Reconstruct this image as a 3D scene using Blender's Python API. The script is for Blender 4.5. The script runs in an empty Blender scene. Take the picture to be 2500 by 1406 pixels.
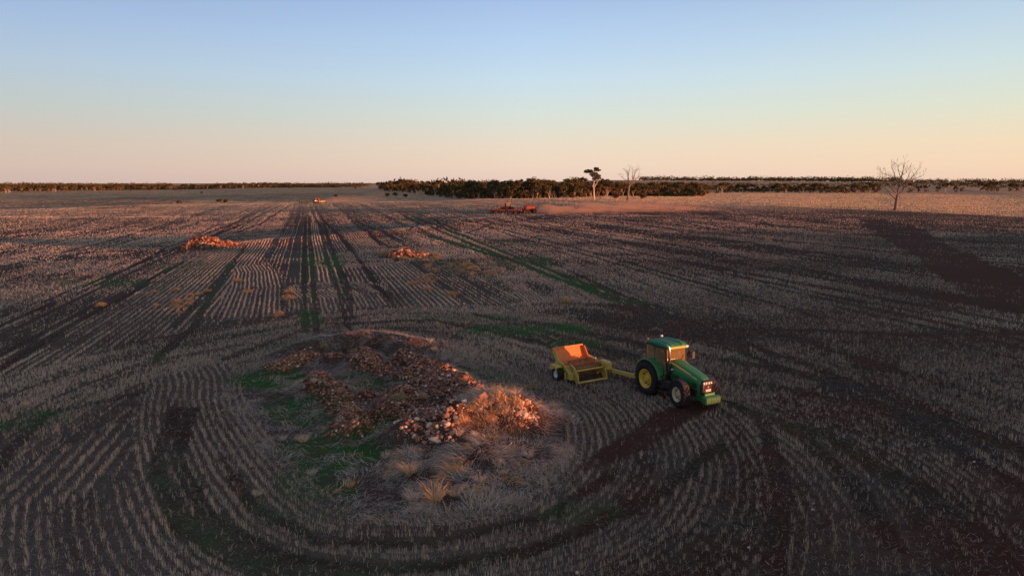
import bpy, math, random
import numpy as np
from math import radians as R_, sin, cos, pi

# ------------------------------------------------------------------ camera, sky, sun
S = bpy.context.scene
F = 1689.0; CX = 1250.0; CY = 703.0
PT = R_(8.62); HC = 11.6            # camera pitch, height
cam = bpy.data.cameras.new('camera'); camo = bpy.data.objects.new('camera', cam)
S.collection.objects.link(camo); S.camera = camo
cam.sensor_width = 36.0; cam.lens = 36.0 * F / 2500.0
cam.clip_start = 0.5; cam.clip_end = 60000
camo.location = (0, 0, HC); camo.rotation_euler = (R_(90) - PT, 0, 0)

SUN_AZ = R_(116.5); SUN_EL = R_(1.4)
sd = bpy.data.lights.new('sun', 'SUN'); so = bpy.data.objects.new('sun', sd)
S.collection.objects.link(so)
sd.energy = 5.0; sd.angle = R_(0.35); sd.color = (1.0, 0.36, 0.17)
so.rotation_euler = (R_(90) - SUN_EL, 0, pi - SUN_AZ)
SUNV = (sin(SUN_AZ) * cos(SUN_EL), cos(SUN_AZ) * cos(SUN_EL), sin(SUN_EL))

W = bpy.data.worlds.new('World'); S.world = W; W.use_nodes = True
nt = W.node_tree; nt.nodes.clear()
def wn(t, **k):
    n = nt.nodes.new(t)
    for a, b in k.items(): setattr(n, a, b)
    return n
out = wn('ShaderNodeOutputWorld'); bg = wn('ShaderNodeBackground'); nt.links.new(bg.outputs[0], out.inputs[0])
tc = wn('ShaderNodeTexCoord'); sx = wn('ShaderNodeSeparateXYZ'); nt.links.new(tc.outputs['Generated'], sx.inputs[0])
def srgb(r, g, b):
    f = lambda c: (c / 255 / 12.92) if c / 255 <= 0.04045 else ((c / 255 + 0.055) / 1.055) ** 2.4
    return (f(r), f(g), f(b), 1)
ramp = wn('ShaderNodeValToRGB')
stops = [(0.0, srgb(226, 198, 182)), (0.022, srgb(233, 208, 186)), (0.05, srgb(230, 214, 191)), (0.092, srgb(213, 220, 209)),
         (0.14, srgb(197, 218, 228)), (0.19, srgb(180, 206, 232)), (0.25, srgb(160, 186, 224)), (0.45, srgb(128, 146, 186)), (1.0, srgb(112, 122, 150))]
while len(ramp.color_ramp.elements) < len(stops): ramp.color_ramp.elements.new(0.5)
for e, (p, c) in zip(ramp.color_ramp.elements, stops): e.position = p; e.color = c
nt.links.new(sx.outputs[2], ramp.inputs[0])
# warmer and brighter towards the setting sun, dimmer away from it
dp = wn('ShaderNodeVectorMath', operation='DOT_PRODUCT'); nt.links.new(tc.outputs['Generated'], dp.inputs[0]); dp.inputs[1].default_value = SUNV
mr = wn('ShaderNodeMapRange'); nt.links.new(dp.outputs['Value'], mr.inputs[0])
mr.inputs[1].default_value = -1; mr.inputs[2].default_value = 1; mr.inputs[3].default_value = 0; mr.inputs[4].default_value = 1
r2 = wn('ShaderNodeValToRGB'); nt.links.new(mr.outputs[0], r2.inputs[0])
cs = [(0.0, (0.74, 0.73, 0.80, 1)), (0.07, (0.78, 0.78, 0.84, 1)), (0.29, (0.98, 0.98, 1.0, 1)), (0.6, (1.06, 1.0, 0.9, 1)), (0.8, (1.4, 1.15, 0.9, 1)), (1.0, (2.6, 1.8, 1.15, 1))]
while len(r2.color_ramp.elements) < len(cs): r2.color_ramp.elements.new(0.5)
for e, (p, c) in zip(r2.color_ramp.elements, cs): e.position = p; e.color = c
mm = wn('ShaderNodeMix', data_type='RGBA', blend_type='MULTIPLY'); mm.inputs[0].default_value = 1
nt.links.new(ramp.outputs[0], mm.inputs[6]); nt.links.new(r2.outputs[0], mm.inputs[7])
nt.links.new(mm.outputs[2], bg.inputs[0]); bg.inputs[1].default_value = 0.54
S.view_settings.view_transform = 'Standard'; S.view_settings.look = 'None'
S.view_settings.exposure = 1.0; S.view_settings.gamma = 1.0
S.cycles.max_bounces = 6; S.cycles.volume_bounces = 0; S.cycles.transparent_max_bounces = 12
S.cycles.volume_step_rate = 1.0; S.cycles.use_adaptive_sampling = True

rng = np.random.default_rng(11); random.seed(11)
T09 = math.tan(SUN_EL)
sun2 = np.array([sin(SUN_AZ), cos(SUN_AZ)])
def sdist(x, y): return -(x * sun2[0] + y * sun2[1])
def tdist(x, y): return -x * sun2[1] + y * sun2[0]

# ------------------------------------------------------------------ helpers
def smooth(a, b, v):
    t = np.clip((v - a) / (b - a), 0, 1); return t * t * (3 - 2 * t)
def vnoise(x, y, seed=0):
    xi = np.floor(x).astype(np.int64); yi = np.floor(y).astype(np.int64)
    fx = x - xi; fy = y - yi; fx = fx * fx * (3 - 2 * fx); fy = fy * fy * (3 - 2 * fy)
    def h(a, b):
        n = (a * 374761393 + b * 668265263 + seed * 974634541) & 0xFFFFFFFF
        n = ((n ^ (n >> 13)) * 1274126177) & 0xFFFFFFFF
        return ((n ^ (n >> 16)) & 0xFFFF) / 65535.0
    return (h(xi, yi) * (1 - fx) + h(xi + 1, yi) * fx) * (1 - fy) + (h(xi, yi + 1) * (1 - fx) + h(xi + 1, yi + 1) * fx) * fy
def fbm(x, y, s, seed=0, oct=3):
    v = 0; a = 0.5; tot = 0
    for k in range(oct):
        v = v + a * vnoise(x / s, y / s, seed + k * 17); tot += a; a *= 0.5; s *= 0.5
    return v / tot
def pxdir(px, py):
    dx = (px - CX) / F; dy = -(py - CY) / F
    return dx, cos(PT) + dy * sin(PT), -sin(PT) + dy * cos(PT)
def P(px, py, z=0.0):
    a, b, c = pxdir(px, py); t = (z - HC) / c
    return np.array([a * t, b * t])
def proj(x, y, z):
    dz = z - HC
    fw = y * cos(PT) - dz * sin(PT); up = y * sin(PT) + dz * cos(PT)
    fw = np.where(fw < 0.5, 0.5, fw)
    return CX + F * x / fw, CY - F * up / fw
def azpx(px): return math.atan2((px - CX) / F, cos(PT) + (703 - 447) / F * sin(PT))
def ang(py): return PT + math.atan((py - CY) / F)

# ------------------------------------------------------------------ terrain height
COLS = {
 -300: [(300, None), (380, 527), (480, 512), (700, 514), (1100, 482), (1300, 473), (2500, 459), (5000, 453), (20000, 450)],
 0:    [(300, None), (380, 525), (480, 510), (700, 513), (1100, 480), (1300, 471), (2500, 458), (5000, 452), (20000, 450)],
 400:  [(300, None), (500, 498), (620, 503), (1000, 475), (1300, 466), (2500, 457), (5000, 451), (20000, 449)],
 750:  [(300, None), (480, 494), (600, 497), (850, 474), (1150, 460), (2000, 456.5), (5000, 450), (20000, 448)],
 1000: [(300, None), (450, 491), (600, 492), (850, 474), (1150, 462), (2000, 457), (5000, 450), (20000, 447.5)],
 1200: [(300, None), (470, 486), (600, 486), (800, 479), (1200, 468), (2000, 460), (5000, 449), (20000, 447)],
 1500: [(300, None), (450, 487), (520, 482), (620, 478), (720, 478), (1200, 466), (2500, 447), (3500, 440.5), (5000, 440), (20000, 446)],
 1800: [(300, None), (600, .5), (820, .1), (900, 470.5), (1300, 463), (2500, 449), (4000, 441), (20000, 446)],
 2200: [(300, None), (600, -.3), (945, -.1), (1400, 462), (2500, 450), (4000, 444), (20000, 446)],
 2500: [(300, None), (600, -2.0), (900, -1.6), (1200, 467), (1700, 459), (3000, 448), (4500, 446), (20000, 446)],
 2900: [(300, None), (600, -5.5), (1000, -5), (1400, 466), (1900, 459), (3000, 448), (4500, 446), (20000, 446)]}
cpx = sorted(COLS); caz = np.array([azpx(p) for p in cpx])
def tilt_h(s, t):
    k = np.interp(t, [-50, 110, 190, 260, 340], [.018, .017, .013, .003, -.020])
    s = np.clip(s, -150, 1e9)
    return np.where(s > 150, -k * 150 - (s - 150) * k * .7, -k * s)
LR = np.linspace(math.log(300), math.log(20000), 160)
TAB = []
for p, a in zip(cpx, caz):
    rr, zz = [], []
    for r, t in COLS[p]:
        s = sdist(r * sin(a), r * cos(a))
        zz.append(float(tilt_h(s, tdist(r * sin(a), r * cos(a)))) if t is None else float(t) if t < 50 else HC - r * cos(a) * math.tan(ang(t))); rr.append(math.log(r))
    v = np.interp(LR, rr, zz)
    vp = np.concatenate([np.full(4, v[0]), v, np.full(4, v[-1])])
    TAB.append(np.convolve(vp, np.ones(9) / 9, 'valid'))
TAB = np.array(TAB)
def segdist(x, y, pl, closed=False, grad=False):
    """distance to a polyline; optionally the nearest point's offset"""
    best = np.full(x.shape, 1e18); gx = np.zeros_like(best); gy = np.zeros_like(best); n = len(pl)
    if n == 1:
        gx = x - pl[0][0]; gy = y - pl[0][1]; best = gx * gx + gy * gy
    for i in range(n if closed else n - 1):
        ax, ay = pl[i]; bx, by = pl[(i + 1) % n]
        dx, dy = bx - ax, by - ay; L2 = dx * dx + dy * dy + 1e-12
        u = np.clip(((x - ax) * dx + (y - ay) * dy) / L2, 0, 1)
        ex = x - (ax + u * dx); ey = y - (ay + u * dy); d = ex * ex + ey * ey
        m = d < best
        best = np.where(m, d, best); gx = np.where(m, ex, gx); gy = np.where(m, ey, gy)
    d = np.sqrt(best)
    return (d, gx, gy) if grad else d
SWELLS = [(np.array([P(a, b, -2) for a, b in L]), h, w) for L, h, w in (([(-150, 533), (60, 533), (330, 533)], .9, 17), ([(640, 592), (780, 585), (960, 570), (1130, 556)], .55, 7), ([(480, 604), (590, 600)], .5, 6), ([(1130, 545), (1300, 540), (1600, 545)], .5, 9))]
RT = [(-2000, .72), (60, .72), (120, .62), (150, .5), (185, .2), (225, -1.5), (255, -6), (5000, -6)]
def base_h(x, y):
    r = np.hypot(x, y) + 1e-6; az = np.arctan2(x, y)
    s = sdist(x, y); t = tdist(x, y)
    tilt = tilt_h(s, t)
    cap = np.minimum(1, 330 / r)
    flat = tilt_h(np.clip(sdist(x * cap, y * cap), -150, 250), tdist(x * cap, y * cap))
    lr = np.clip(np.log(np.maximum(r, 300)), LR[0], LR[-1])
    fi = (lr - LR[0]) / (LR[1] - LR[0]); i0 = np.clip(fi.astype(int), 0, len(LR) - 2); fr = fi - i0
    ci = np.clip(np.searchsorted(caz, az) - 1, 0, len(caz) - 2)
    fc = np.clip((az - caz[ci]) / (caz[ci + 1] - caz[ci]), 0, 1); fc = fc * fc * (3 - 2 * fc)
    tb = (TAB[ci, i0] * (1 - fr) + TAB[ci, i0 + 1] * fr) * (1 - fc) + (TAB[ci + 1, i0] * (1 - fr) + TAB[ci + 1, i0 + 1] * fr) * fc
    wf = smooth(R_(42), R_(70), np.abs(az))
    tb = tb * (1 - wf) + flat * wf
    w = smooth(230, 330, r)
    h = tilt * (1 - w) + tb * w
    # unseen low bank added on the sunward side to shade the paddock
    need = np.interp(t, [a for a, b in RT], [b for a, b in RT])
    h = h + np.maximum(need + T09 * 150 - np.interp(t, [-50, 110, 190, 260, 340], [.018, .017, .013, .003, -.020]) * 150, 0) * np.exp(-((s + 150) / 22) ** 2)
    # gentle swells
    for pl, hh0, wd in SWELLS:
        m = (np.abs(x - pl[:, 0].mean()) < 260) & (np.abs(y - pl[:, 1].mean()) < 160)
        if m.any():
            q = segdist(x[m], y[m], pl); v = np.zeros(x.shape); v[m] = hh0 * np.exp(-(q / wd) ** 2); h = h + v
    h = h + (fbm(x, y, 60, 5, 2) - .5) * .35 * smooth(40, 110, r) * (1 - smooth(300, 500, r))
    return h
# earth heaps: (list of top pixels, height, radius)
HEAPS = {
 'front': [([(1125, 985), (1185, 968), (1240, 968)], 1.55, 1.9), ([(1010, 1022), (1060, 1005)], .95, 1.5), ([(1280, 1000)], .85, 1.15), ([(1180, 1085)], .5, 2.3), ([(1000, 1100), (1120, 1140), (1270, 1090)], .3, 1.9)],
 'right': [([(985, 858), (1045, 880), (1110, 912), (1170, 944)], .95, 1.15)],
 'mid':   [([(1010, 895), (1060, 905), (1110, 930)], .85, 1.15)], 'lip': [([(985, 945), (950, 990)], .8, 1.0)], 'knob': [([(940, 890)], .7, .85)],
 'left':  [([(775, 912), (812, 940), (842, 985), (872, 1020)], .8, .85)],
 'corner': [([(690, 880), (745, 862)], .6, 1.2)],
 'centre': [([(885, 852), (905, 880)], .85, .95)], 'nub': [([(820, 862)], .5, .8)],
 'small': [([(840, 1035)], .55, .95)],
 'ball':  [([(892, 955)], .65, .75)],
 'bank':  [([(740, 836), (830, 815), (910, 808), (1000, 822)], .9, 1.7)],
 'far_red': [([(492, 578), (515, 580)], 2.1, 3.2), ([(550, 590)], .9, 2.6)],
 'far_pale': [([(980, 608)], 1.5, 2.6), ([(1010, 622)], .5, 3)],
}
HSEG = {}
for k, L in HEAPS.items():
    HSEG[k] = []
    for pts, h, rad in L:
        W2 = []
        for (a, b) in pts:
            q = P(a, b, h)
            for _ in range(6):
                q = P(a, b, float(base_h(q[:1], q[1:])[0]) + h)
            W2.append(q)
        HSEG[k].append((np.array(W2), h, rad))
def heap_h(x, y, key=None):
    tot = np.zeros_like(x)
    for k in ([key] if key else HSEG):
        for pl, h, rad in HSEG[k]:
            c = pl.mean(0); ext = np.abs(pl - c).max() + rad * 3
            m = (np.abs(x - c[0]) < ext) & (np.abs(y - c[1]) < ext)
            if not m.any(): continue
            xx, yy = x[m], y[m]
            wob = (fbm(xx, yy, rad * .8, 3, 2) - .5) * rad * .8
            d = np.maximum(segdist(xx, yy, pl) + wob, 0)
            v = h * np.exp(-(d / rad) ** 2.2) * (0.85 + .3 * fbm(xx, yy, .5, 9, 2))
            tot[m] = np.maximum(tot[m], v) if k != 'bank' else np.maximum(tot[m], v)
    return tot
def H(x, y):
    x = np.asarray(x, float); y = np.asarray(y, float)
    return base_h(x, y) + heap_h(x, y)
def H1(x, y): return float(H(np.array([x]), np.array([y]))[0])
def G(px, py):
    """ground point under a pixel"""
    a, b, c = pxdir(px, py); lo = None
    t = 8.0; prev = t
    while t < 30000:
        x, y, z = a * t, b * t, HC + c * t
        if z <= base_h(np.array([x]), np.array([y]))[0]:
            for _ in range(18):
                m = (prev + t) / 2
                if HC + c * m <= base_h(np.array([a * m]), np.array([b * m]))[0]: t = m
                else: prev = m
            return np.array([a * t, b * t])
        prev = t; t *= 1.04
    return np.array([a * t, b * t])
def GL(L): return np.array([G(*p) for p in L])

def inpoly(px, py, poly):
    ins = np.zeros(px.shape, bool); n = len(poly); j = n - 1
    for i in range(n):
        xi, yi = poly[i]; xj, yj = poly[j]
        c = ((yi > py) != (yj > py)) & (px < (xj - xi) * (py - yi) / (yj - yi + 1e-12) + xi)
        ins ^= c; j = i
    return ins
def softpoly(px, py, poly, w):
    """1 inside, fading over w pixels at the edge (pixel space used only to author ground masks)"""
    d = segdist(px, py, np.array(poly, float), closed=True)
    ins = inpoly(px, py, poly)
    return np.clip(np.where(ins, .5 + d / (2 * w), .5 - d / (2 * w)), 0, 1)

# ------------------------------------------------------------------ row pattern of the paddock
MOUND = [(575, 905), (660, 868), (740, 832), (880, 806), (1000, 812), (1060, 840), (1180, 905), (1300, 950), (1375, 1000), (1395, 1080), (1340, 1170),
         (1180, 1240), (960, 1250), (820, 1215), (740, 1150), (660, 1060), (600, 980)]
MW = np.array([P(*p) for p in MOUND])
def chaikin(p, n, closed):
    for _ in range(n):
        q = np.roll(p, -1, 0) if closed else p[1:]; a = p if closed else p[:-1]
        r = np.stack([a * .75 + q * .25, a * .25 + q * .75], 1).reshape(-1, 2)
        p = r if closed else np.concatenate([p[:1], r, p[-1:]])
    return p
MG = chaikin(MW, 3, True)
AZ0 = azpx(750); dirv = np.array([sin(AZ0), cos(AZ0)]); nrm0 = np.array([cos(AZ0), -sin(AZ0)])
FENCE = [(1180, 485), (1330, 487.5), (1500, 491.5), (1640, 496), (1900, 504), (2080, 512), (2290, 520), (2500, 531), (2900, 552)]
FW = GL(FENCE)
gR = (lambda q: chaikin(q, 2, False))(GL([(900, 490), (1130, 532), (1300, 572), (1500, 620), (1700, 680), (1900, 738), (2060, 785), (2300, 850), (2700, 950)]))
gL = (lambda q: chaikin(q, 2, False))(GL([(-400, 1230), (-100, 1060), (120, 950), (330, 880), (600, 830), (800, 790), (1000, 770), (1250, 790), (1500, 850), (1750, 900), (2100, 960), (2500, 1040)]))
gT = (lambda q: chaikin(q, 2, False))(GL([(1560, 930), (1700, 960), (1800, 1000), (1900, 1050), (2010, 1130), (2100, 1230), (2150, 1330), (2160, 1500)]))
ZONES = [  # (pixel polygon, guide, spacing)
 ([(1100, 520), (1500, 515), (2100, 535), (2600, 570), (2600, 700), (2100, 590), (1600, 545), (1300, 530)], FW, .55),
 ([(1120, 540), (1500, 590), (1800, 680), (2050, 755), (2600, 880), (2600, 1100), (2000, 1000), (1500, 820), (1300, 760), (1150, 640)], gR, .42),
 ([(-200, 1250), (-200, 960), (100, 900), (330, 835), (500, 800), (700, 775), (950, 752), (1200, 745), (1500, 790), (1800, 850), (2600, 1050), (2600, 1300), (1700, 1000), (600, 900)], gL, .38),
 ([(520, 770), (560, 700), (575, 655), (660, 640), (692, 680), (697, 762), (640, 778), (470, 785)], GL([(655, 636), (680, 662), (693, 700), (695, 775)]), .5),
 ([(700, 700), (760, 690), (940, 690), (965, 745), (700, 770)], GL([(690, 690), (770, 700), (812, 728), (828, 775)]), .45),
]
def rings(x, y, cx, cy):
    return None
SWIRL = [(G(500, 594), 6, 15), (G(250, 622), 1.5, 13), (G(980, 622), 5, 13), (G(1380, 775), .8, 9), (G(880, 640), 1, 8)]
def rowfield(x, y):
    """snap distance: signed distance of each point to its guide, unit normal, spacing, zone id"""
    px, py = proj(x, y, base_h(x, y))
    d = x * nrm0[0] + y * nrm0[1]; wob = (fbm(x, y, 90, 21, 2) - .5) * 3.0; d = d + wob
    nx = np.full(x.shape, nrm0[0]); ny = np.full(x.shape, nrm0[1])
    sp = np.full(x.shape, .6); zid = np.zeros(x.shape, int)
    def put(m, guide, s, k, closed=False):
        if not m.any(): return
        dd, gx, gy = segdist(x[m], y[m], guide, closed, True)
        d[m] = dd; q = np.maximum(dd, 1e-4); nx[m] = gx / q; ny[m] = gy / q; sp[m] = s; zid[m] = k
    for k, (poly, gd, s) in enumerate(ZONES): put(inpoly(px, py, poly), gd, s, k + 1)
    near = (np.abs(x) < 60) & (y < 75)
    dm = np.full(x.shape, 1e9); dm[near] = segdist(x[near], y[near], MG, True)
    lim = 5.5 + 15 * smooth(1150, 1400, py) + 14 * smooth(950, 1100, py) * smooth(300, 700, px + 0 * py)
    put(near & (dm < lim), MG, .36, 20, True)
    put(inpoly(px, py, [(1800, 985), (2050, 930), (2300, 960), (2700, 1120), (2700, 1600), (1930, 1600), (1900, 1250), (1905, 1150), (1850, 1050)]), gT, .42, 21)
    put(inpoly(px, py, [(352, 975), (378, 925), (560, 888), (572, 962), (520, 978)]), GL([(535, 880), (560, 925), (566, 985)]), .42, 22)
    for k, (c, r0, r1) in enumerate(SWIRL):
        put((np.hypot(x - c[0], y - c[1]) < r1) & (zid != 3), np.array([c]), .5, 30 + k)
    inm = np.zeros(x.shape, bool); inm[near] = inpoly(x[near], y[near], MW.tolist())
    return d, nx, ny, sp, zid, px, py, dm, inm
# wheel tracks (pixel polyline, half width m, green?)
TRACKS = [([(470, 1000), (425, 1120), (500, 1265), (690, 1365), (950, 1392), (1300, 1345), (1580, 1225), (1760, 1090)], .55, .25), ([(430, 1000), (380, 1130), (440, 1290), (640, 1400), (950, 1435)], .5, .4),
 ([(540, 880), (780, 792), (1050, 782), (1300, 832), (1480, 905)], .5, .3), ([(1500, 1150), (1350, 1255), (1050, 1330), (780, 1325), (620, 1240), (540, 1120)], .45, .15),
 ([(1830, 1010), (2000, 1062), (2250, 1200), (2480, 1400)], .6, .2), ([(1950, 960), (2250, 1020), (2560, 1120)], .7, 0), ([(1160, 768), (1400, 830), (1520, 872)], .6, 1.0), ([(1040, 575), (1250, 638), (1500, 735), (1700, 800)], .5, 1.0), ([(1780, 880), (1950, 915), (2080, 945)], .6, .8),
 ([(746, 530), (744, 600), (742, 700), (748, 815)], .42, .3), ([(755, 530), (762, 640), (772, 815)], .42, .3),
 ([(780, 545), (800, 640), (830, 720), (852, 810)], .4, .3), ([(790, 545), (822, 650), (862, 780)], .35, .15),
 ([(765, 498), (782, 530), (812, 560), (850, 600), (900, 665), (952, 742)], .45, 0), ([(757, 498), (768, 530), (790, 565), (805, 600), (845, 690), (862, 745)], .45, 0),
 ([(735, 500), (722, 545)], .4, 0), ([(712, 500), (640, 545), (578, 568)], .5, 0), ([(690, 500), (600, 545), (480, 590), (330, 650), (150, 720), (-40, 790)], .5, 0),
 ([(672, 500), (560, 550), (420, 600), (250, 690), (0, 800)], .5, 0), ([(640, 505), (420, 560), (200, 620), (130, 640)], .45, 0),
 ([(575, 640), (530, 700), (470, 800), (380, 880)], .6, .4), ([(600, 600), (545, 670), (420, 800)], .5, 0),
 ([(450, 640), (330, 700), (150, 790), (-40, 890)], .6, 0), ([(370, 690), (180, 790), (-40, 925)], .5, 0),
 ([(1060, 535), (1085, 552), (1040, 565), (900, 580), (700, 600)], .5, 0), ([(940, 530), (1025, 545), (1000, 562), (930, 578)], .4, 0),
 ([(985, 528), (1090, 572), (1240, 632), (1380, 688), (1560, 745), (1800, 830)], .6, .6), ([(1010, 530), (1130, 575), (1290, 640), (1460, 705), (1640, 760)], .5, .8),
 ([(870, 540), (960, 580), (985, 590)], .5, 0), ([(890, 560), (930, 600)], .5, 0), ([(1160, 540), (1260, 580), (1400, 615), (1600, 672), (1850, 745)], .5, 0),
 ([(1100, 530), (1230, 562), (1380, 600), (1700, 690), (2000, 775)], .55, 0), ([(1180, 535), (1400, 582), (1700, 650), (2100, 740)], .55, 0),
 ([(1250, 530), (1600, 590), (2000, 665), (2500, 770)], .6, 0), ([(1140, 570), (1200, 548), (1300, 535), (1500, 530)], .6, 0),
 ([(1400, 540), (1800, 590), (2300, 665), (2600, 715)], .5, 0), ([(1600, 545), (2100, 600), (2600, 670)], .5, 0),
 ([(1500, 745), (1700, 800), (2000, 905), (2300, 1030)], .7, .2), ([(1620, 815), (1800, 805), (2000, 808), (2200, 820), (2500, 815)], .9, 0),
 ([(900, 800), (1150, 800), (1350, 850), (1500, 880)], .5, 0.4), ([(1780, 985), (1950, 1060), (2080, 1180), (2180, 1330)], .6, .1),
 ([(2000, 930), (2250, 1050), (2500, 1200)], .6, 0), ([(1400, 830), (1560, 870)], .5, .7), ([(1800, 860), (1980, 925), (2060, 935)], .7, .5),
 ([(340, 960), (120, 1010), (20, 1100), (-80, 1250)], .5, .3), ([(1860, 1020), (1910, 1200), (1880, 1400)], .5, 0), ([(380, 1160), (470, 1290), (640, 1380), (900, 1420)], .5, .5)]
TRW = [(GL(p), w, g) for p, w, g in TRACKS]
GREEN = [(665, 925, 85, 20, 1.0), (760, 1010, 90, 45, .8), (830, 1110, 100, 60, 1), (780, 1180, 90, 40, .7), (930, 1045, 85, 22, 1), (720, 850, 60, 14, .7), (900, 1060, 60, 18, 1),
 (770, 640, 40, 14, .9), (815, 640, 28, 18, .9), (250, 690, 110, 12, .6), (470, 655, 80, 12, .5), (1270, 640, 70, 12, .6), (1330, 655, 50, 8, .5), (1300, 805, 120, 14, .8),
 (1420, 840, 80, 12, .9), (1530, 885, 60, 12, .3), (1180, 915, 70, 12, .6), (1120, 900, 50, 10, .5), (60, 1020, 90, 25, .5), (755, 775, 28, 18, .7), (1160, 780, 120, 8, .6),
 (1400, 1250, 90, 20, .35), (480, 660, 60, 20, .3), (1100, 640, 60, 8, .3), (660, 1250, 150, 60, .25), (980, 950, 60, 12, .4), (1180, 590, 60, 6, .5), (860, 930, 60, 16, .6)]
SOIL = [(-1, [(1400, 1140), (1600, 1010), (1700, 978), (1770, 985), (1650, 1055), (1520, 1125), (1430, 1150)], 8, 1.0),
 (-1, [(330, 985), (520, 985), (600, 1040), (570, 1090), (480, 1080), (400, 1060)], 16, .4),
 (-1, [(2080, 530), (2230, 545), (2300, 590), (2420, 645), (2560, 700), (2560, 790), (2330, 700), (2230, 625)], 6, .96),
 (-1, [(2560, 790), (2300, 775), (1950, 800), (1850, 780), (2100, 740), (2560, 700)], 22, .6),
 (-1, [(1640, 815), (1850, 800), (2100, 800), (2560, 800), (2560, 850), (2150, 850), (1900, 825), (1700, 828)], 12, .7),
 (-1, [(2080, 850), (2200, 845), (2210, 905), (2090, 915)], 14, .6),
 (-1, [(1450, 770), (1750, 790), (1600, 850), (1480, 830)], 22, .4),
 (-1, [(820, 1290), (1200, 1270), (1500, 1240), (1300, 1310), (900, 1330), (760, 1320)], 14, .45),
 (-1, [(0, 820), (300, 720), (480, 760), (330, 850), (0, 940)], 30, .35),
 (-1, [(1300, 500), (2200, 515), (2550, 545), (2550, 555), (1900, 530), (1300, 520)], 6, .5),
 (-1, [(640, 950), (730, 960), (700, 985), (650, 975)], 9, .8), (-1, [(0, 478), (560, 478), (350, 508), (0, 508)], 4, .55), (-1, [(560, 462), (960, 464), (900, 476), (700, 492), (520, 490)], 5, .45)]
def masks(x, y, rf=None):
    d, nx, ny, sp, zid, px, py, dm, inm = rf if rf is not None else rowfield(x, y)
    r = np.hypot(x, y); front = (y > 5) & (r < 900)
    n1 = fbm(x, y, 3.0, 40, 3); n2 = fbm(x, y, 14, 41, 3); n3 = fbm(x, y, 1.0, 42, 2)
    g = np.zeros(x.shape); so_ = np.zeros(x.shape); tr = np.zeros(x.shape)
    for cx, cy, rx, ry, w in GREEN:
        m = front & (np.abs(px - cx) < rx * 2.1) & (np.abs(py - cy) < ry * 2.3)
        if m.any():
            q = np.sqrt(((px[m] - cx) / rx / 1.25) ** 2 + ((py[m] - cy) / ry / 1.25) ** 2) + (n1[m] - .5) * 1.3
            g[m] = np.maximum(g[m], w * (1 - smooth(.65, 1.15, q)))
    for _, poly, w, a in SOIL:
        pa = np.array(poly); m = front & (px > pa[:, 0].min() - 60) & (px < pa[:, 0].max() + 60) & (py > pa[:, 1].min() - 40) & (py < pa[:, 1].max() + 40)
        if m.any(): so_[m] = np.maximum(so_[m], a * smooth(.2, .8, softpoly(px[m] + (n1[m] - .5) * 30, py[m] + (n2[m] - .5) * 18, poly, w * 1.3)) * ((.55 + .45 * smooth(.3, .6, n3[m] * .6 + n1[m] * .4)) if a < .95 else .62 + .38 * smooth(.28, .5, n3[m] * .5 + n1[m] * .5)))
    for pl, w, gr in TRW:
        lo = pl.min(0) - 3; hi = pl.max(0) + 3
        m = (x > lo[0]) & (x < hi[0]) & (y > lo[1]) & (y < hi[1])
        if not m.any(): continue
        dd = segdist(x[m], y[m], pl) + (n3[m] - .5) * .22
        ww = w * .55 * (1 + r[m] / 300)
        v = 1 - smooth(ww * .75, ww * 1.5, dd)
        tr[m] = np.maximum(tr[m], v)
        if gr > 0: g[m] = np.maximum(g[m], min(gr * 1.2, 1) * (1 - smooth(ww, ww * 3.0, dd)) * smooth(.35, .6, n2[m]))
    # machinery passes and disturbed strips along the rows
    passn = vnoise(d / 1.15 + zid * 31.7, 0 * d + zid, 60); passw = vnoise(d / 5.5 + zid * 13.1, 0 * d + zid, 61)
    alongn = fbm(x, y, 9, 63, 2)
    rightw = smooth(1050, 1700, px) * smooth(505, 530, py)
    thin = smooth(.48, .74, passn * .6 + passw * .45 + (alongn - .5) * .5) * (.75 + .25 * rightw) * (.55 + .45 * smooth(30, 60, r)) * (1 - .35 * smooth(120, 40, r) * 0)
    beyond = np.zeros(x.shape, bool)
    fx = np.interp(px, [p[0] for p in FENCE], [p[1] for p in FENCE])
    beyond = (py < fx) & (px > 1180) & front
    thin = np.where(beyond, thin * .25, thin)
    g = g * (.6 + .4 * smooth(.3, .58, n3))
    return dict(g=np.clip(g, 0, 1), soil=np.clip(so_, 0, 1), track=tr, thin=thin, n1=n1, n2=n2, n3=n3, beyond=beyond, right=rightw)

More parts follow.
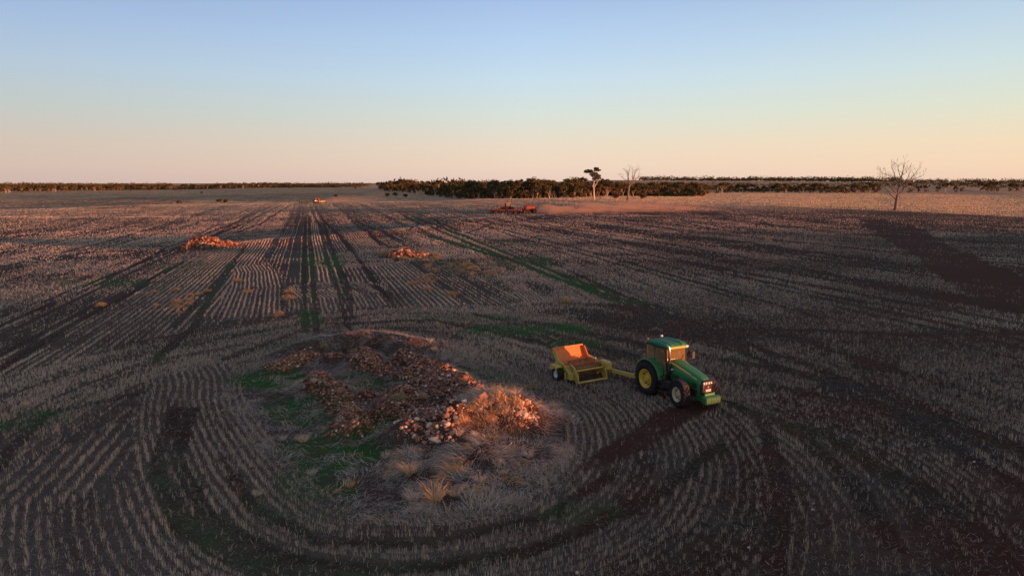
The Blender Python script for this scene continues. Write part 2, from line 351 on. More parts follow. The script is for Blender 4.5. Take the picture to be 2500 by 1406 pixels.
# ------------------------------------------------------------------ object bookkeeping
COL = S.collection
def tag(o, label=None, cat=None, group=None, kind=None):
    if label: o['label'] = label
    if cat: o['category'] = cat
    if group: o['group'] = group
    if kind: o['kind'] = kind
    return o
def empty(name, loc, rz=0, label=None, cat=None, group=None):
    o = bpy.data.objects.new(name, None); COL.objects.link(o); o.location = loc; o.rotation_euler = (0, 0, rz)
    o.empty_display_size = .2
    return tag(o, label, cat, group)
def copy_tree(o, parent=None):
    c = o.copy(); COL.objects.link(c)
    if parent is not None: c.parent = parent
    for ch in o.children: copy_tree(ch, c)
    return c
def npmesh(name, V, Fc, mats, parent=None, tint=None, sm=False, midx=None, attrs=None):
    """V (n,3); Fc (m,k) with constant k or list of such arrays"""
    me = bpy.data.meshes.new(name)
    Fl = Fc if isinstance(Fc, list) else [Fc]
    me.vertices.add(len(V)); me.vertices.foreach_set('co', np.ascontiguousarray(V, dtype=np.float32).ravel())
    loops = np.concatenate([f.ravel() for f in Fl]).astype(np.int32)
    tot = np.concatenate([np.full(len(f), f.shape[1]) for f in Fl]).astype(np.int32)
    st = np.concatenate([[0], np.cumsum(tot)[:-1]]).astype(np.int32)
    me.loops.add(len(loops)); me.loops.foreach_set('vertex_index', loops)
    me.polygons.add(len(tot)); me.polygons.foreach_set('loop_start', st); me.polygons.foreach_set('loop_total', tot)
    if midx is not None: me.polygons.foreach_set('material_index', np.asarray(midx, dtype=np.int32))
    me.polygons.foreach_set('use_smooth', np.full(len(tot), sm, dtype=bool))
    A = dict(attrs or {})
    if tint is not None: A['tint'] = tint
    for k, v in A.items():
        v = np.asarray(v, dtype=np.float32)
        if v.ndim == 1:
            a = me.attributes.new(k, 'FLOAT', 'POINT'); a.data.foreach_set('value', v)
        else:
            a = me.attributes.new(k, 'FLOAT_COLOR', 'POINT'); a.data.foreach_set('color', v.ravel())
    me.update(calc_edges=True)
    o = bpy.data.objects.new(name, me); COL.objects.link(o)
    for m in (mats if isinstance(mats, (list, tuple)) else [mats]): me.materials.append(m)
    if parent is not None: o.parent = parent
    return o

class MB:
    def __init__(s): s.v = []; s.f = []; s.sm = []
    def add(s, vs, fs, sm=False):
        n = len(s.v); s.v += [tuple(v) for v in vs]; s.f += [tuple(i + n for i in f) for f in fs]; s.sm += [sm] * len(fs); return s
    def box(s, c, d, rot=(0, 0, 0), taper=None, bev=0.0):
        hx, hy, hz = d[0] / 2, d[1] / 2, d[2] / 2
        tx, ty = taper or (1, 1)
        if bev > 0:
            b = min(bev, hx * .45, hy * .45, hz * .45)
            pts = []
            for z, k, o_ in ((-hz, 0, b), (-hz + b, 0, 0), (hz - b, 1, 0), (hz, 1, b)):
                fx_, fy_ = (tx, ty) if k else (1, 1)
                ax, ay = hx * fx_ - o_, hy * fy_ - o_
                for (sx_, sy_) in ((-1, -1), (1, -1), (1, 1), (-1, 1)):
                    if sx_ * sy_ > 0: pts += [(sx_ * ax, sy_ * (ay - b), z), (sx_ * (ax - b), sy_ * ay, z)] 
                    else: pts += [(sx_ * (ax - b), sy_ * ay, z), (sx_ * ax, sy_ * (ay - b), z)]
            fs = []
            for k in range(3):
                for i in range(8): fs.append((k * 8 + i, k * 8 + (i + 1) % 8, k * 8 + 8 + (i + 1) % 8, k * 8 + 8 + i))
            fs.append(tuple(range(7, -1, -1))); fs.append(tuple(range(24, 32)))
            vs = pts
        else:
            vs = [(-hx, -hy, -hz), (hx, -hy, -hz), (hx, hy, -hz), (-hx, hy, -hz), (-hx * tx, -hy * ty, hz), (hx * tx, -hy * ty, hz), (hx * tx, hy * ty, hz), (-hx * tx, hy * ty, hz)]
            fs = [(3, 2, 1, 0), (4, 5, 6, 7), (0, 1, 5, 4), (1, 2, 6, 5), (2, 3, 7, 6), (3, 0, 4, 7)]
        return s.add(s.rt(vs, rot, c), fs)
    @staticmethod
    def rt(vs, rot, c):
        rx, ry, rz = rot; o = []
        for x, y, z in vs:
            y, z = y * cos(rx) - z * sin(rx), y * sin(rx) + z * cos(rx)
            x, z = x * cos(ry) + z * sin(ry), -x * sin(ry) + z * cos(ry)
            x, y = x * cos(rz) - y * sin(rz), x * sin(rz) + y * cos(rz)
            o.append((x + c[0], y + c[1], z + c[2]))
        return o
    def tube(s, pts, rad, n=8, cap=True):
        pts = [np.array(p, float) for p in pts]; k = len(pts)
        rad = [rad] * k if not isinstance(rad, (list, tuple, np.ndarray)) else rad
        vs = []; up = None
        for i, p in enumerate(pts):
            t = pts[min(i + 1, k - 1)] - pts[max(i - 1, 0)]; t = t / (np.linalg.norm(t) + 1e-9)
            if up is None: up = np.array([0, 0, 1.0]) if abs(t[2]) < .9 else np.array([1.0, 0, 0])
            a = np.cross(t, up); a /= np.linalg.norm(a) + 1e-9; b = np.cross(t, a); up = np.cross(a, t)
            for j in range(n):
                w = 2 * pi * j / n; vs.append(p + rad[i] * (cos(w) * a + sin(w) * b))
        fs = [(i * n + j, i * n + (j + 1) % n, (i + 1) * n + (j + 1) % n, (i + 1) * n + j) for i in range(k - 1) for j in range(n)]
        if cap: fs += [tuple(range(n - 1, -1, -1)), tuple(range((k - 1) * n, k * n))]
        return s.add(vs, fs, True)
    def lathe(s, prof, n=32, c=(0, 0, 0), axis='y', ang0=0, ang1=2 * pi):
        """prof: list of (radius, along)"""
        full = abs(ang1 - ang0 - 2 * pi) < 1e-6; m = n if full else n + 1; vs = []
        for r, a in prof:
            for j in range(m):
                w = ang0 + (ang1 - ang0) * j / n
                q = (r * cos(w), a, r * sin(w)) if axis == 'y' else ((r * cos(w), r * sin(w), a) if axis == 'z' else (a, r * cos(w), r * sin(w)))
                vs.append((q[0] + c[0], q[1] + c[1], q[2] + c[2]))
        fs = []
        for i in range(len(prof) - 1):
            for j in range(n):
                fs.append((i * m + j, (i + 1) * m + j, (i + 1) * m + (j + 1) % m, i * m + (j + 1) % m))
        return s.add(vs, fs, True)
    def prism(s, poly, y0, y1):
        """polygon in xz extruded along y"""
        n = len(poly); vs = [(x, y0, z) for x, z in poly] + [(x, y1, z) for x, z in poly]
        fs = [tuple(range(n)), tuple(range(2 * n - 1, n - 1, -1))] + [(i, n + i, n + (i + 1) % n, (i + 1) % n) for i in range(n)]
        return s.add(vs, fs)
    def loft(s, secs):
        n = len(secs[0]); vs = [p for q in secs for p in q]
        fs = [(i * n + j, i * n + (j + 1) % n, (i + 1) * n + (j + 1) % n, (i + 1) * n + j) for i in range(len(secs) - 1) for j in range(n)]
        fs += [tuple(range(n - 1, -1, -1)), tuple(range((len(secs) - 1) * n, len(secs) * n))]
        return s.add(vs, fs)
    def build(s, name, mat, parent=None, loc=None):
        me = bpy.data.meshes.new(name); me.from_pydata([tuple(map(float, v)) for v in s.v], [], s.f); me.validate()
        if len(me.polygons) == len(s.sm): me.polygons.foreach_set('use_smooth', s.sm)
        import bmesh
        b = bmesh.new(); b.from_mesh(me); bmesh.ops.recalc_face_normals(b, faces=b.faces); b.to_mesh(me); b.free()
        me.materials.append(mat)
        o = bpy.data.objects.new(name, me); COL.objects.link(o)
        if parent is not None: o.parent = parent
        if loc is not None: o.location = loc
        return o

# ------------------------------------------------------------------ materials
def newmat(name):
    m = bpy.data.materials.new(name); m.use_nodes = True; m.node_tree.nodes.clear(); return m
class NT:
    def __init__(s, m): s.t = m.node_tree; s.o = s.n('ShaderNodeOutputMaterial')
    def n(s, t, **k):
        q = s.t.nodes.new(t)
        for a, b in k.items(): setattr(q, a, b)
        return q
    def l(s, a, b): s.t.links.new(a, b)
    def noise(s, scale, detail=3, vec=None, rough=.6):
        q = s.n('ShaderNodeTexNoise'); q.inputs['Scale'].default_value = scale; q.inputs['Detail'].default_value = detail; q.inputs['Roughness'].default_value = rough
        if vec is not None: s.l(vec, q.inputs['Vector'])
        return q.outputs['Fac']
    def ramp(s, fac, stops):
        q = s.n('ShaderNodeValToRGB'); s.l(fac, q.inputs[0])
        while len(q.color_ramp.elements) < len(stops): q.color_ramp.elements.new(.5)
        for e, (p, c) in zip(q.color_ramp.elements, stops): e.position = p; e.color = c if len(c) == 4 else (*c, 1)
        return q.outputs[0]
    def mix(s, f, a, b, bt='MIX'):
        q = s.n('ShaderNodeMix', data_type='RGBA', blend_type=bt)
        for sock, v in ((q.inputs[0], f), (q.inputs[6], a), (q.inputs[7], b)):
            if isinstance(v, (int, float)): sock.default_value = v
            elif isinstance(v, tuple): sock.default_value = v if len(v) == 4 else (*v, 1)
            else: s.l(v, sock)
        return q.outputs[2]
    def math(s, op, a, b=0.0, clamp=False):
        q = s.n('ShaderNodeMath', operation=op, use_clamp=clamp)
        for i, v in enumerate((a, b)):
            if isinstance(v, (int, float)): q.inputs[i].default_value = v
            else: s.l(v, q.inputs[i])
        return q.outputs[0]
    def attr(s, name, which='Fac'):
        q = s.n('ShaderNodeAttribute', attribute_name=name); return q.outputs[which]
    def bsdf(s, col, rough=.8, metal=0, spec=.3, normal=None, **kw):
        q = s.n('ShaderNodeBsdfPrincipled')
        if isinstance(col, tuple): q.inputs['Base Color'].default_value = (*col[:3], 1)
        else: s.l(col, q.inputs['Base Color'])
        if isinstance(rough, (int, float)): q.inputs['Roughness'].default_value = rough
        else: s.l(rough, q.inputs['Roughness'])
        q.inputs['Metallic'].default_value = metal; q.inputs['Specular IOR Level'].default_value = spec
        for k, v in kw.items(): q.inputs[k].default_value = v
        if normal is not None: s.l(normal, q.inputs['Normal'])
        s.l(q.outputs[0], s.o.inputs[0]); return q
    def bump(s, h, st=.5, dist=.1):
        q = s.n('ShaderNodeBump'); q.inputs['Strength'].default_value = st; q.inputs['Distance'].default_value = dist; s.l(h, q.inputs['Height']); return q.outputs[0]
def paint(name, col, rough=.45, metal=0, dirt=.35, dcol=(.13, .07, .045), spec=.4, scale=3.0):
    m = newmat(name); t = NT(m); co = t.n('ShaderNodeTexCoord').outputs['Object']
    n1 = t.noise(scale, 5, co); n2 = t.noise(scale * 9, 3, co)
    f = t.math('MULTIPLY', t.math('MULTIPLY', n1, n2), dirt * 3.2, True)
    c = t.mix(f, col, dcol)
    r = t.math('ADD', t.math('MULTIPLY', f, .4), rough, True)
    t.bsdf(c, r, metal, spec); return m
def tinted(name, stops, rough=.9, trans=0.0, spec=.1):
    m = newmat(name); t = NT(m); c = t.ramp(t.attr('tint'), stops)
    if trans:
        b = t.bsdf(c, rough, 0, spec); q = t.n('ShaderNodeBsdfTranslucent'); t.l(c, q.inputs[0])
        mx = t.n('ShaderNodeMixShader'); mx.inputs[0].default_value = trans
        t.l(b.outputs[0], mx.inputs[1]); t.l(q.outputs[0], mx.inputs[2]); t.l(mx.outputs[0], t.o.inputs[0])
    else: t.bsdf(c, rough, 0, spec)
    return m
M = {}
M['green'] = paint('green_paint', (.010, .17, .04), .42, 0, .22, (.07, .06, .03), .6)
M['green_roof'] = paint('roof_green_paint', (.01, .17, .06), .6, 0, .2, (.06, .06, .04), .5)
M['yellow'] = paint('yellow_paint', (.75, .5, .03), .45, 0, .3, (.2, .12, .05), .4)
M['pick_yellow'] = paint('machine_yellow_paint', (.54, .40, .015), .5, 0, .38, (.16, .085, .04), 1.3)
M['cream'] = paint('pale_rim', (.62, .52, .3), .5, 0, .3)
M['white'] = paint('white_paint', (.72, .72, .7), .5, 0, .2)
M['black'] = paint('black_plastic', (.014, .014, .016), .55, 0, .15, (.05, .04, .035))
M['dark'] = paint('dark_steel', (.035, .032, .03), .6, .3, .5, (.12, .07, .05))
M['tine'] = paint('worn_sunlit_steel', (.5, .22, .1), .5, .4, .4)  # orange of the low sun put into the steel colour
M['chrome'] = paint('chrome', (.75, .72, .7), .25, 1.0, .25)
M['red'] = paint('red_paint', (.34, .05, .025), .55, 0, .6, (.10, .045, .03))
M['orange'] = paint('orange_and_sunlit_yellow', (.75, .19, .035), .5, 0, .2)
M['rust'] = paint('rusty_steel', (.28, .09, .04), .8, .1, .5)
def rubber():
    m = newmat('rubber'); t = NT(m); co = t.n('ShaderNodeTexCoord').outputs['Object']; n = t.noise(6, 4, co)
    t.bsdf(t.ramp(n, [(.35, (.010, .010, .011)), (.7, (.03, .025, .024))]), .85, 0, .25); return m
M['rubber'] = rubber()
def glassm():
    m = newmat('tinted_sunlit_glass'); t = NT(m)
    a = t.n('ShaderNodeBsdfTransparent'); a.inputs[0].default_value = (.55, .6, .58, 1)
    b = t.n('ShaderNodeBsdfGlossy'); b.inputs[0].default_value = (.8, .8, .8, 1); b.inputs[1].default_value = .04
    d = t.n('ShaderNodeBsdfDiffuse'); d.inputs[0].default_value = (.6, .42, .18, 1)  # gold diffuse share puts sunset glow into the glass colour
    x1 = t.n('ShaderNodeMixShader'); x1.inputs[0].default_value = .26; t.l(a.outputs[0], x1.inputs[1]); t.l(d.outputs[0], x1.inputs[2])
    fr = t.n('ShaderNodeFresnel'); fr.inputs[0].default_value = 1.5
    x2 = t.n('ShaderNodeMixShader'); t.l(t.math('ADD', fr.outputs[0], .05, True), x2.inputs[0]); t.l(x1.outputs[0], x2.inputs[1]); t.l(b.outputs[0], x2.inputs[2])
    t.l(x2.outputs[0], t.o.inputs[0]); return m
M['glass'] = glassm()
def lampm():
    m = newmat('lamp_lens'); t = NT(m); t.bsdf((.8, .75, .65), .15, 0, .6); return m
M['lens'] = lampm()
def emit(name, c, s):
    m = newmat(name); t = NT(m); q = t.n('ShaderNodeEmission'); q.inputs[0].default_value = (*c, 1); q.inputs[1].default_value = s; t.l(q.outputs[0], t.o.inputs[0]); return m
M['headlight'] = emit('headlight_on', (1, .92, .8), 4)
M['stubble'] = tinted('stubble_straw', [(0, (.10, .075, .06)), (.3, (.30, .235, .185)), (.6, (.56, .455, .36)), (.8, (.74, .615, .475)), (.88, (.78, .60, .38)), (1, (.84, .60, .30))], .9, .25)
M['drygrass'] = tinted('dry_grass', [(0, (.12, .10, .09)), (.35, (.36, .30, .26)), (.62, (.64, .56, .48)), (.82, (.62, .44, .24)), (1, (.6, .32, .1))], .9, .3)
M['greengrass'] = tinted('green_grass', [(0, (.012, .075, .014)), (.5, (.03, .18, .03)), (1, (.12, .28, .06))], .8, .3)
M['stone'] = tinted('field_stone', [(0, (.08, .03, .02)), (.3, (.19, .082, .05)), (.6, (.34, .19, .125)), (.8, (.46, .33, .24)), (1, (.66, .56, .48))], .95)
M['tumble'] = tinted('tumbleweed', [(0, (.12, .085, .045)), (.5, (.33, .24, .14)), (1, (.58, .44, .28))], .95, .25)
M['leaf'] = tinted('eucalypt_leaves', [(0, (.025, .024, .011)), (.5, (.085, .068, .026)), (1, (.2, .145, .06))], .8, .15)
M['leafdry'] = tinted('dry_bush_leaves', [(0, (.06, .035, .02)), (.5, (.13, .075, .04)), (1, (.22, .13, .07))], .85, .1)
def bark():
    m = newmat('pale_bark'); t = NT(m); co = t.n('ShaderNodeTexCoord').outputs['Object']
    n = t.noise(1.6, 5, co); t.bsdf(t.ramp(n, [(.3, (.2, .12, .08)), (.5, (.5, .38, .3)), (.75, (.66, .56, .47))]), .85, 0, .15); return m
M['bark'] = bark()
def dead():
    m = newmat('dead_wood'); t = NT(m); co = t.n('ShaderNodeTexCoord').outputs['Object']
    n = t.noise(2.5, 5, co); t.bsdf(t.ramp(n, [(.3, (.08, .06, .05)), (.7, (.22, .17, .14))]), .9, 0, .15); return m
M['dead'] = dead()

def ground_mat():
    m = newmat('paddock_soil'); t = NT(m)
    co = t.n('ShaderNodeTexCoord').outputs['Object']
    vr = t.n('ShaderNodeVectorRotate', rotation_type='Z_AXIS'); t.l(co, vr.inputs['Vector']); vr.inputs['Angle'].default_value = AZ0
    mp = t.n('ShaderNodeMapping'); t.l(vr.outputs[0], mp.inputs[0]); mp.inputs['Scale'].default_value = (1, .06, 1)
    q = t.n('ShaderNodeAttribute', attribute_name='mask'); sep = t.n('ShaderNodeSeparateColor'); t.l(q.outputs['Color'], sep.inputs[0])
    gr, soil, straw = sep.outputs[0], sep.outputs[1], sep.outputs[2]; far = q.outputs['Alpha']
    n_f = t.noise(16, 4, co, .7); n_m = t.noise(1.6, 5, co, .65); n_l = t.noise(.05, 4, co); n_s = t.noise(1.1, 4, mp.outputs[0]); n_p = t.noise(48, 2, co, .7)
    n_r = t.noise(.22, 4, co, .6)
    soilc = t.mix(t.ramp(n_r, [(.42, (0, 0, 0)), (.62, (1, 1, 1))]), t.ramp(n_f, [(.3, (.02, .015, .011)), (.55, (.045, .032, .024)), (.75, (.10, .07, .05))]), t.ramp(n_f, [(.3, (.032, .014, .010)), (.55, (.07, .028, .019)), (.75, (.13, .058, .04))]))
    litter = t.ramp(n_p, [(.38, (.042, .033, .027)), (.52, (.15, .115, .09)), (.68, (.38, .31, .245))])
    lf = t.math('ADD', t.math('MULTIPLY', straw, 1.0), t.math('MULTIPLY', t.math('SUBTRACT', n_m, .5), 1.0), True)
    c = t.mix(lf, soilc, litter)
    c = t.mix(t.math('MULTIPLY', soil, .92), c, t.mix(n_f, (.034, .016, .012), (.090, .038, .026)))
    gf = t.math('MULTIPLY', gr, t.math('ADD', t.math('MULTIPLY', n_m, 1.4), -.05, True), True)
    c = t.mix(gf, c, t.mix(n_f, (.010, .055, .010), (.03, .17, .025)))
    farc = t.ramp(t.math('ADD', t.math('MULTIPLY', n_s, .6), t.math('MULTIPLY', n_l, .4)), [(.36, (.2, .11, .06)), (.5, (.40, .25, .135)), (.62, (.60, .41, .22))])
    c = t.mix(far, c, t.mix(t.math('MULTIPLY', soil, .8), farc, (.075, .04, .03)))
    bh = t.math('ADD', t.math('MULTIPLY', n_f, .6), n_m)
    nb = t.bump(bh, .8, .12)
    # beyond the reach of the modelled stalks the standing stubble is relief: a rough canopy
    q2 = t.n('ShaderNodeBump'); q2.inputs['Strength'].default_value = 1.0; q2.inputs['Distance'].default_value = .9
    t.l(t.math('MULTIPLY', t.noise(.9, 3, co, .7), far), q2.inputs['Height']); t.l(nb, q2.inputs['Normal'])
    t.bsdf(c, .95, 0, .05, normal=q2.outputs[0]); return m
M['ground'] = ground_mat()

# ------------------------------------------------------------------ ground sheet
azs = np.concatenate([np.radians(np.linspace(-180, -41, 70, endpoint=False)), np.radians(np.linspace(-41, 41, 930)), np.radians(np.linspace(41, 180, 70, endpoint=False)[1:])])
def geo(a, b, q): return list(np.exp(np.arange(math.log(a), math.log(b), math.log(q))))
rs = np.array([.4, 1.5, 3, 5, 7, 9, 11, 12.5] + geo(14, 60, 1.007) + geo(60, 600, 1.010) + geo(600, 30000, 1.03) + [34000])
AA, RR = np.meshgrid(azs, rs); gx = (RR * np.sin(AA)).ravel(); gy = (RR * np.cos(AA)).ravel()
rf = rowfield(gx, gy); mk = masks(gx, gy, rf)
hh = base_h(gx, gy) + heap_h(gx, gy)
gr_ = np.hypot(gx, gy)
hh = hh - mk['track'] * .03 * (gr_ < 150) + (fbm(gx, gy, .7, 77, 2) - .5) * .10 * (1 - smooth(50, 120, gr_)) * smooth(10, 16, gr_)
rowrel = rf[0] / rf[3]; rowrel = np.abs(rowrel - np.round(rowrel)) * 2
nr, na = len(rs), len(azs)
ii = np.arange(nr * na).reshape(nr, na)
nxt = np.roll(ii, -1, axis=1)
quad = np.stack([ii[:-1], nxt[:-1], nxt[1:], ii[1:]], -1).reshape(-1, 4)[:, ::-1]
heapm = heap_h(gx, gy)
stm = np.zeros(gx.shape)
for k in HEAPS:
    if k not in ('front', 'bank'): stm = np.maximum(stm, heap_h(gx, gy, k))
soilm = np.clip(mk['soil'] + smooth(.2, .45, stm) * .8 + smooth(.3, .6, heapm) * .25, 0, 1)
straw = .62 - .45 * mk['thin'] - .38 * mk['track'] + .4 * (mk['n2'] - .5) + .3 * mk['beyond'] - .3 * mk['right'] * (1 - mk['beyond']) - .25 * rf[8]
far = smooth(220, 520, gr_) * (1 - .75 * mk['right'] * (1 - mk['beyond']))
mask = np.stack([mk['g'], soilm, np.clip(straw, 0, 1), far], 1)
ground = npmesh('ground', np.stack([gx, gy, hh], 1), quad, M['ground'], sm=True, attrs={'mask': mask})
tag(ground, 'red paddock soil with seeding rows and wheel tracks', kind='structure')

# ------------------------------------------------------------------ blades
def blades(x, y, z, h, w, yaw, lx, ly, tint, blunt=.6):
    """straight leaning blades -> quads"""
    n = len(x); c, s = np.cos(yaw) * w / 2, np.sin(yaw) * w / 2
    V = np.empty((n, 4, 3))
    V[:, 0] = np.stack([x - c, y - s, z - .03], 1); V[:, 1] = np.stack([x + c, y + s, z - .03], 1)
    V[:, 2] = np.stack([x + c * blunt + lx, y + s * blunt + ly, z + h], 1); V[:, 3] = np.stack([x - c * blunt + lx, y - s * blunt + ly, z + h], 1)
    return V.reshape(-1, 3), np.arange(n * 4).reshape(n, 4), np.repeat(tint, 4)
def strands(x, y, z, L, w, yaw, dx, dy, up, tint, droop=.6):
    """curved grass leaves, three segments"""
    n = len(x); c, s = np.cos(yaw) * w / 2, np.sin(yaw) * w / 2; V = np.empty((n, 7, 3))
    for k, (t, ww) in enumerate(((0, 1), (.4, .85), (.75, .6))):
        hx = x + dx * L * t; hy = y + dy * L * t; hz = z + L * (up * t - droop * t * t)
        V[:, 2 * k] = np.stack([hx - c * ww, hy - s * ww, hz], 1); V[:, 2 * k + 1] = np.stack([hx + c * ww, hy + s * ww, hz], 1)
    V[:, 6] = np.stack([x + dx * L, y + dy * L, z + L * (up - droop)], 1)
    b = np.arange(n)[:, None] * 7
    q = np.concatenate([b + np.array([0, 1, 3, 2]), b + np.array([2, 3, 5, 4])]); t3 = b + np.array([4, 5, 6])
    return V.reshape(-1, 3), [q, t3], np.repeat(tint, 7)

def stubble_points(az0, az1, r, ):
    a = rng.uniform(az0, az1, len(r)); return r * np.sin(a), r * np.cos(a)
Vs, Fs, Ts = [], [], []; voff = 0
A1 = R_(39)
n_near = int(A1 * (52 ** 2 - 15 ** 2) * 58)
batches = [(np.sqrt(rng.uniform(15 ** 2, 52 ** 2, n_near)), 5),
           (np.exp(rng.uniform(math.log(52), math.log(250), 340000)), 3),
           (np.exp(rng.uniform(math.log(250), math.log(900), 230000)), 2), (np.exp(rng.uniform(math.log(900), math.log(3500), 30000)), 2)]
for bi, (r, nb) in enumerate(batches):
    x, y = stubble_points(-A1, A1, r)
    f = rowfield(x, y); d, nx, ny, sp = f[:4]
    if bi < 2:
        tgt = np.round(d / sp) * sp; sh = tgt - d + rng.normal(0, .04, len(r)) + (fbm(x, y, 2.5, 91, 2) - .5) * .16
        x = x + nx * sh; y = y + ny * sh
        f = rowfield(x, y)
    mk2 = masks(x, y, f); zid = f[4]; inm = f[8]
    rowrnd = vnoise(np.round(d / sp) * 7.31, zid * 3.0, 90)
    keep = 1 - .88 * mk2['thin'] - .88 * mk2['track'] - .97 * mk2['soil'] * (bi < 2) - .7 * mk2['soil'] * (bi >= 2) - .35 * mk2['g'] - .45 * (rowrnd < .22)
    keep = keep * (.35 + 1.3 * (mk2['n1'] - .15)) * (.55 + .45 * smooth(.25, .55, mk2['n2'])) * (1.15) * (1 - .25 * mk2['right'] * (1 - mk2['beyond']))
    keep = keep * (1 - .45 * smooth(620, 300, f[5]) * smooth(980, 1080, f[6])) * (1 - .35 * smooth(1750, 2100, f[5]) * smooth(900, 1050, f[6]))
    keep = np.where(inm & (f[7] > .3), 0, keep)
    keep = np.where(heap_h(x, y) > .12, 0, keep)
    k = rng.uniform(0, 1, len(x)) < keep
    x, y, r = x[k], y[k], np.hypot(x[k], y[k]); z = H(x, y)
    base_t = (.27 + .45 * mk2['n2'][k] + .15 * (rowrnd[k] - .5) + .42 * mk2['beyond'][k] - .10 * mk2['right'][k] * (1 - mk2['beyond'][k]) - .1 * mk2['g'][k])  # straw beyond the fence tinted ochre to make up for weak sunlight
    for _ in range(nb):
        n = len(x); hgt = rng.uniform(.09, .24, n) * (.7 + .6 * mk2['n3'][k]) * (1 + .3 * (r > 250))
        spread = .03 * (1 + np.clip(r - 60, 0, None) / 220)
        w = rng.uniform(.006, .012, n) * np.maximum(1, r / 30) * (1 - .3 * (r > 250))
        lean = .032
        V, Fq, T = blades(x + rng.normal(0, 1, n) * spread, y + rng.normal(0, 1, n) * spread, z, hgt, w, rng.uniform(0, pi, n),
                          rng.normal(0, lean, n), rng.normal(0, lean, n), np.clip(base_t + rng.normal(0, 1, n) * (.18 - .15 * smooth(50, 180, r)), 0, 1))
        Vs.append(V); Fs.append(Fq + voff); Ts.append(T); voff += len(V)
# loose straw lying flat between rows
n = 170000; x, y = stubble_points(-A1, A1, np.sqrt(rng.uniform(15 ** 2, 75 ** 2, n)))
f = rowfield(x, y); mk2 = masks(x, y, f)
k = (rng.uniform(0, 1, n) < .85 - .55 * mk2['soil']) & (heap_h(x, y) < .2) & ~(f[8] & (mk2['g'] > .4))
x, y = x[k], y[k]; n = len(x); z = H(x, y) + .03; yaw = rng.uniform(0, 2 * pi, n); L = rng.uniform(.05, .2, n)
V, Fq, T = blades(x, y, z, rng.uniform(0, .05, n), rng.uniform(.006, .013, n), yaw + pi / 2, np.cos(yaw) * L, np.sin(yaw) * L, np.clip(rng.normal(.36, .2, n), 0, .8), .8)
Vs.append(V); Fs.append(Fq + voff); Ts.append(T)
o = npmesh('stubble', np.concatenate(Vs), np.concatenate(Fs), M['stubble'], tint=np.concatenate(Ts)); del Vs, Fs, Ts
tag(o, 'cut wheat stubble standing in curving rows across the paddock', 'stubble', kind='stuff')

# ------------------------------------------------------------------ grass on and around the heaps
def slope(x, y, e=.3):
    return (H(x + e, y) - H(x - e, y)) / (2 * e), (H(x, y + e) - H(x, y - e)) / (2 * e)
STONEPOLY = [[(965, 1030), (1000, 985), (1090, 975), (1150, 985), (1130, 1020), (1130, 1075), (1040, 1085), (980, 1065)],
             [(1262, 965), (1300, 985), (1312, 1030), (1262, 1045), (1250, 1000)]]
STONEKEYS = ['right', 'mid', 'left', 'corner', 'centre', 'small', 'ball', 'lip', 'knob', 'nub']
def stonemask(x, y, px, py):
    v = np.zeros(x.shape)
    for k in STONEKEYS:
        v = np.maximum(v, smooth(.18, .34, heap_h(x, y, k) + (fbm(x, y, .8, 8, 2) - .5) * .25))
    hz = H(x, y); qx, qy = proj(x, y, hz)
    for p in STONEPOLY: v = np.maximum(v, inpoly(qx, qy, p) * 1.0)
    return v
lo = MW.min(0) - 3; hi = MW.max(0) + 3
def drygrass(n, Lr, wr, cond, upr=(.35, .8), tshift=0., swirl=.9):
    x = rng.uniform(lo[0], hi[0], n); y = rng.uniform(lo[1], hi[1], n)
    f = rowfield(x, y); px, py = f[5], f[6]; m = masks(x, y, f)
    sm = stonemask(x, y, px, py); clump = fbm(x, y, 1.1, 55, 2)
    k = (f[8] | (f[7] < .8)) & (rng.uniform(0, 1, n) < cond(x, y, px, py, m, sm, clump))
    x, y, px, py, clump = x[k], y[k], px[k], py[k], clump[k]; n = len(x)
    z = H(x, y); sx_, sy_ = slope(x, y)
    a = fbm(x, y, 2.2, 56, 2) * 4 * pi * swirl
    dx = -sx_ * 2.0 + .55 * np.cos(a) + rng.normal(0, .25, n); dy = -sy_ * 2.0 + .55 * np.sin(a) + rng.normal(0, .25, n)
    q = np.maximum(np.hypot(dx, dy), .3); dx, dy = dx / q * .8, dy / q * .8
    orange = fbm(x, y, .9, 57, 2)
    t = np.clip(rng.normal(.40, .20, n) + tshift + .5 * (clump - .5) + np.where(orange > .7, .35, -.04), 0, 1)
    return strands(x, y, z - .02, rng.uniform(*Lr, n), rng.uniform(*wr, n), rng.uniform(0, pi, n), dx, dy, rng.uniform(*upr, n), t)
V, Fq, T = drygrass(125000, (.3, .85), (.012, .03), lambda x, y, px, py, m, s, c: (1 - .93 * s) * (1 - .92 * m['g']) * (1 - .8 * m['soil']) * (.25 + 1.3 * smooth(.3, .6, c)))
crest = [(1110, 1020), (1150, 955), (1262, 950), (1268, 1020), (1215, 1085), (1160, 1090), (1120, 1060)]
def cond2(x, y, px, py, m, s_, c):
    qx, qy = proj(x, y, H(x, y)); return inpoly(qx, qy, crest) * (1 - .6 * s_) * smooth(.3, .5, c)
V2, F2, T2 = drygrass(300000, (.5, 1.0), (.012, .024), cond2, (.55, 1.0), .2, .5)  # crest strands tinted towards orange to paint in the low sun
cl2 = [(1400, 1090), (1380, 1160), (1250, 1235), (1050, 1260), (880, 1230), (930, 1100), (1100, 1090)]
def cond3(x, y, px, py, m, s_, c):
    qx, qy = proj(x, y, H(x, y)); return inpoly(qx, qy, cl2) * smooth(.42, .6, c) * .8
V3, F3, T3 = drygrass(260000, (.5, 1.05), (.012, .024), cond3, (.45, .9), .12, .8)
Fq = [np.concatenate([Fq[j], F2[j] + len(V), F3[j] + len(V) + len(V2)]) for j in range(2)]; V = np.concatenate([V, V2, V3]); T = np.concatenate([T, T2, T3])
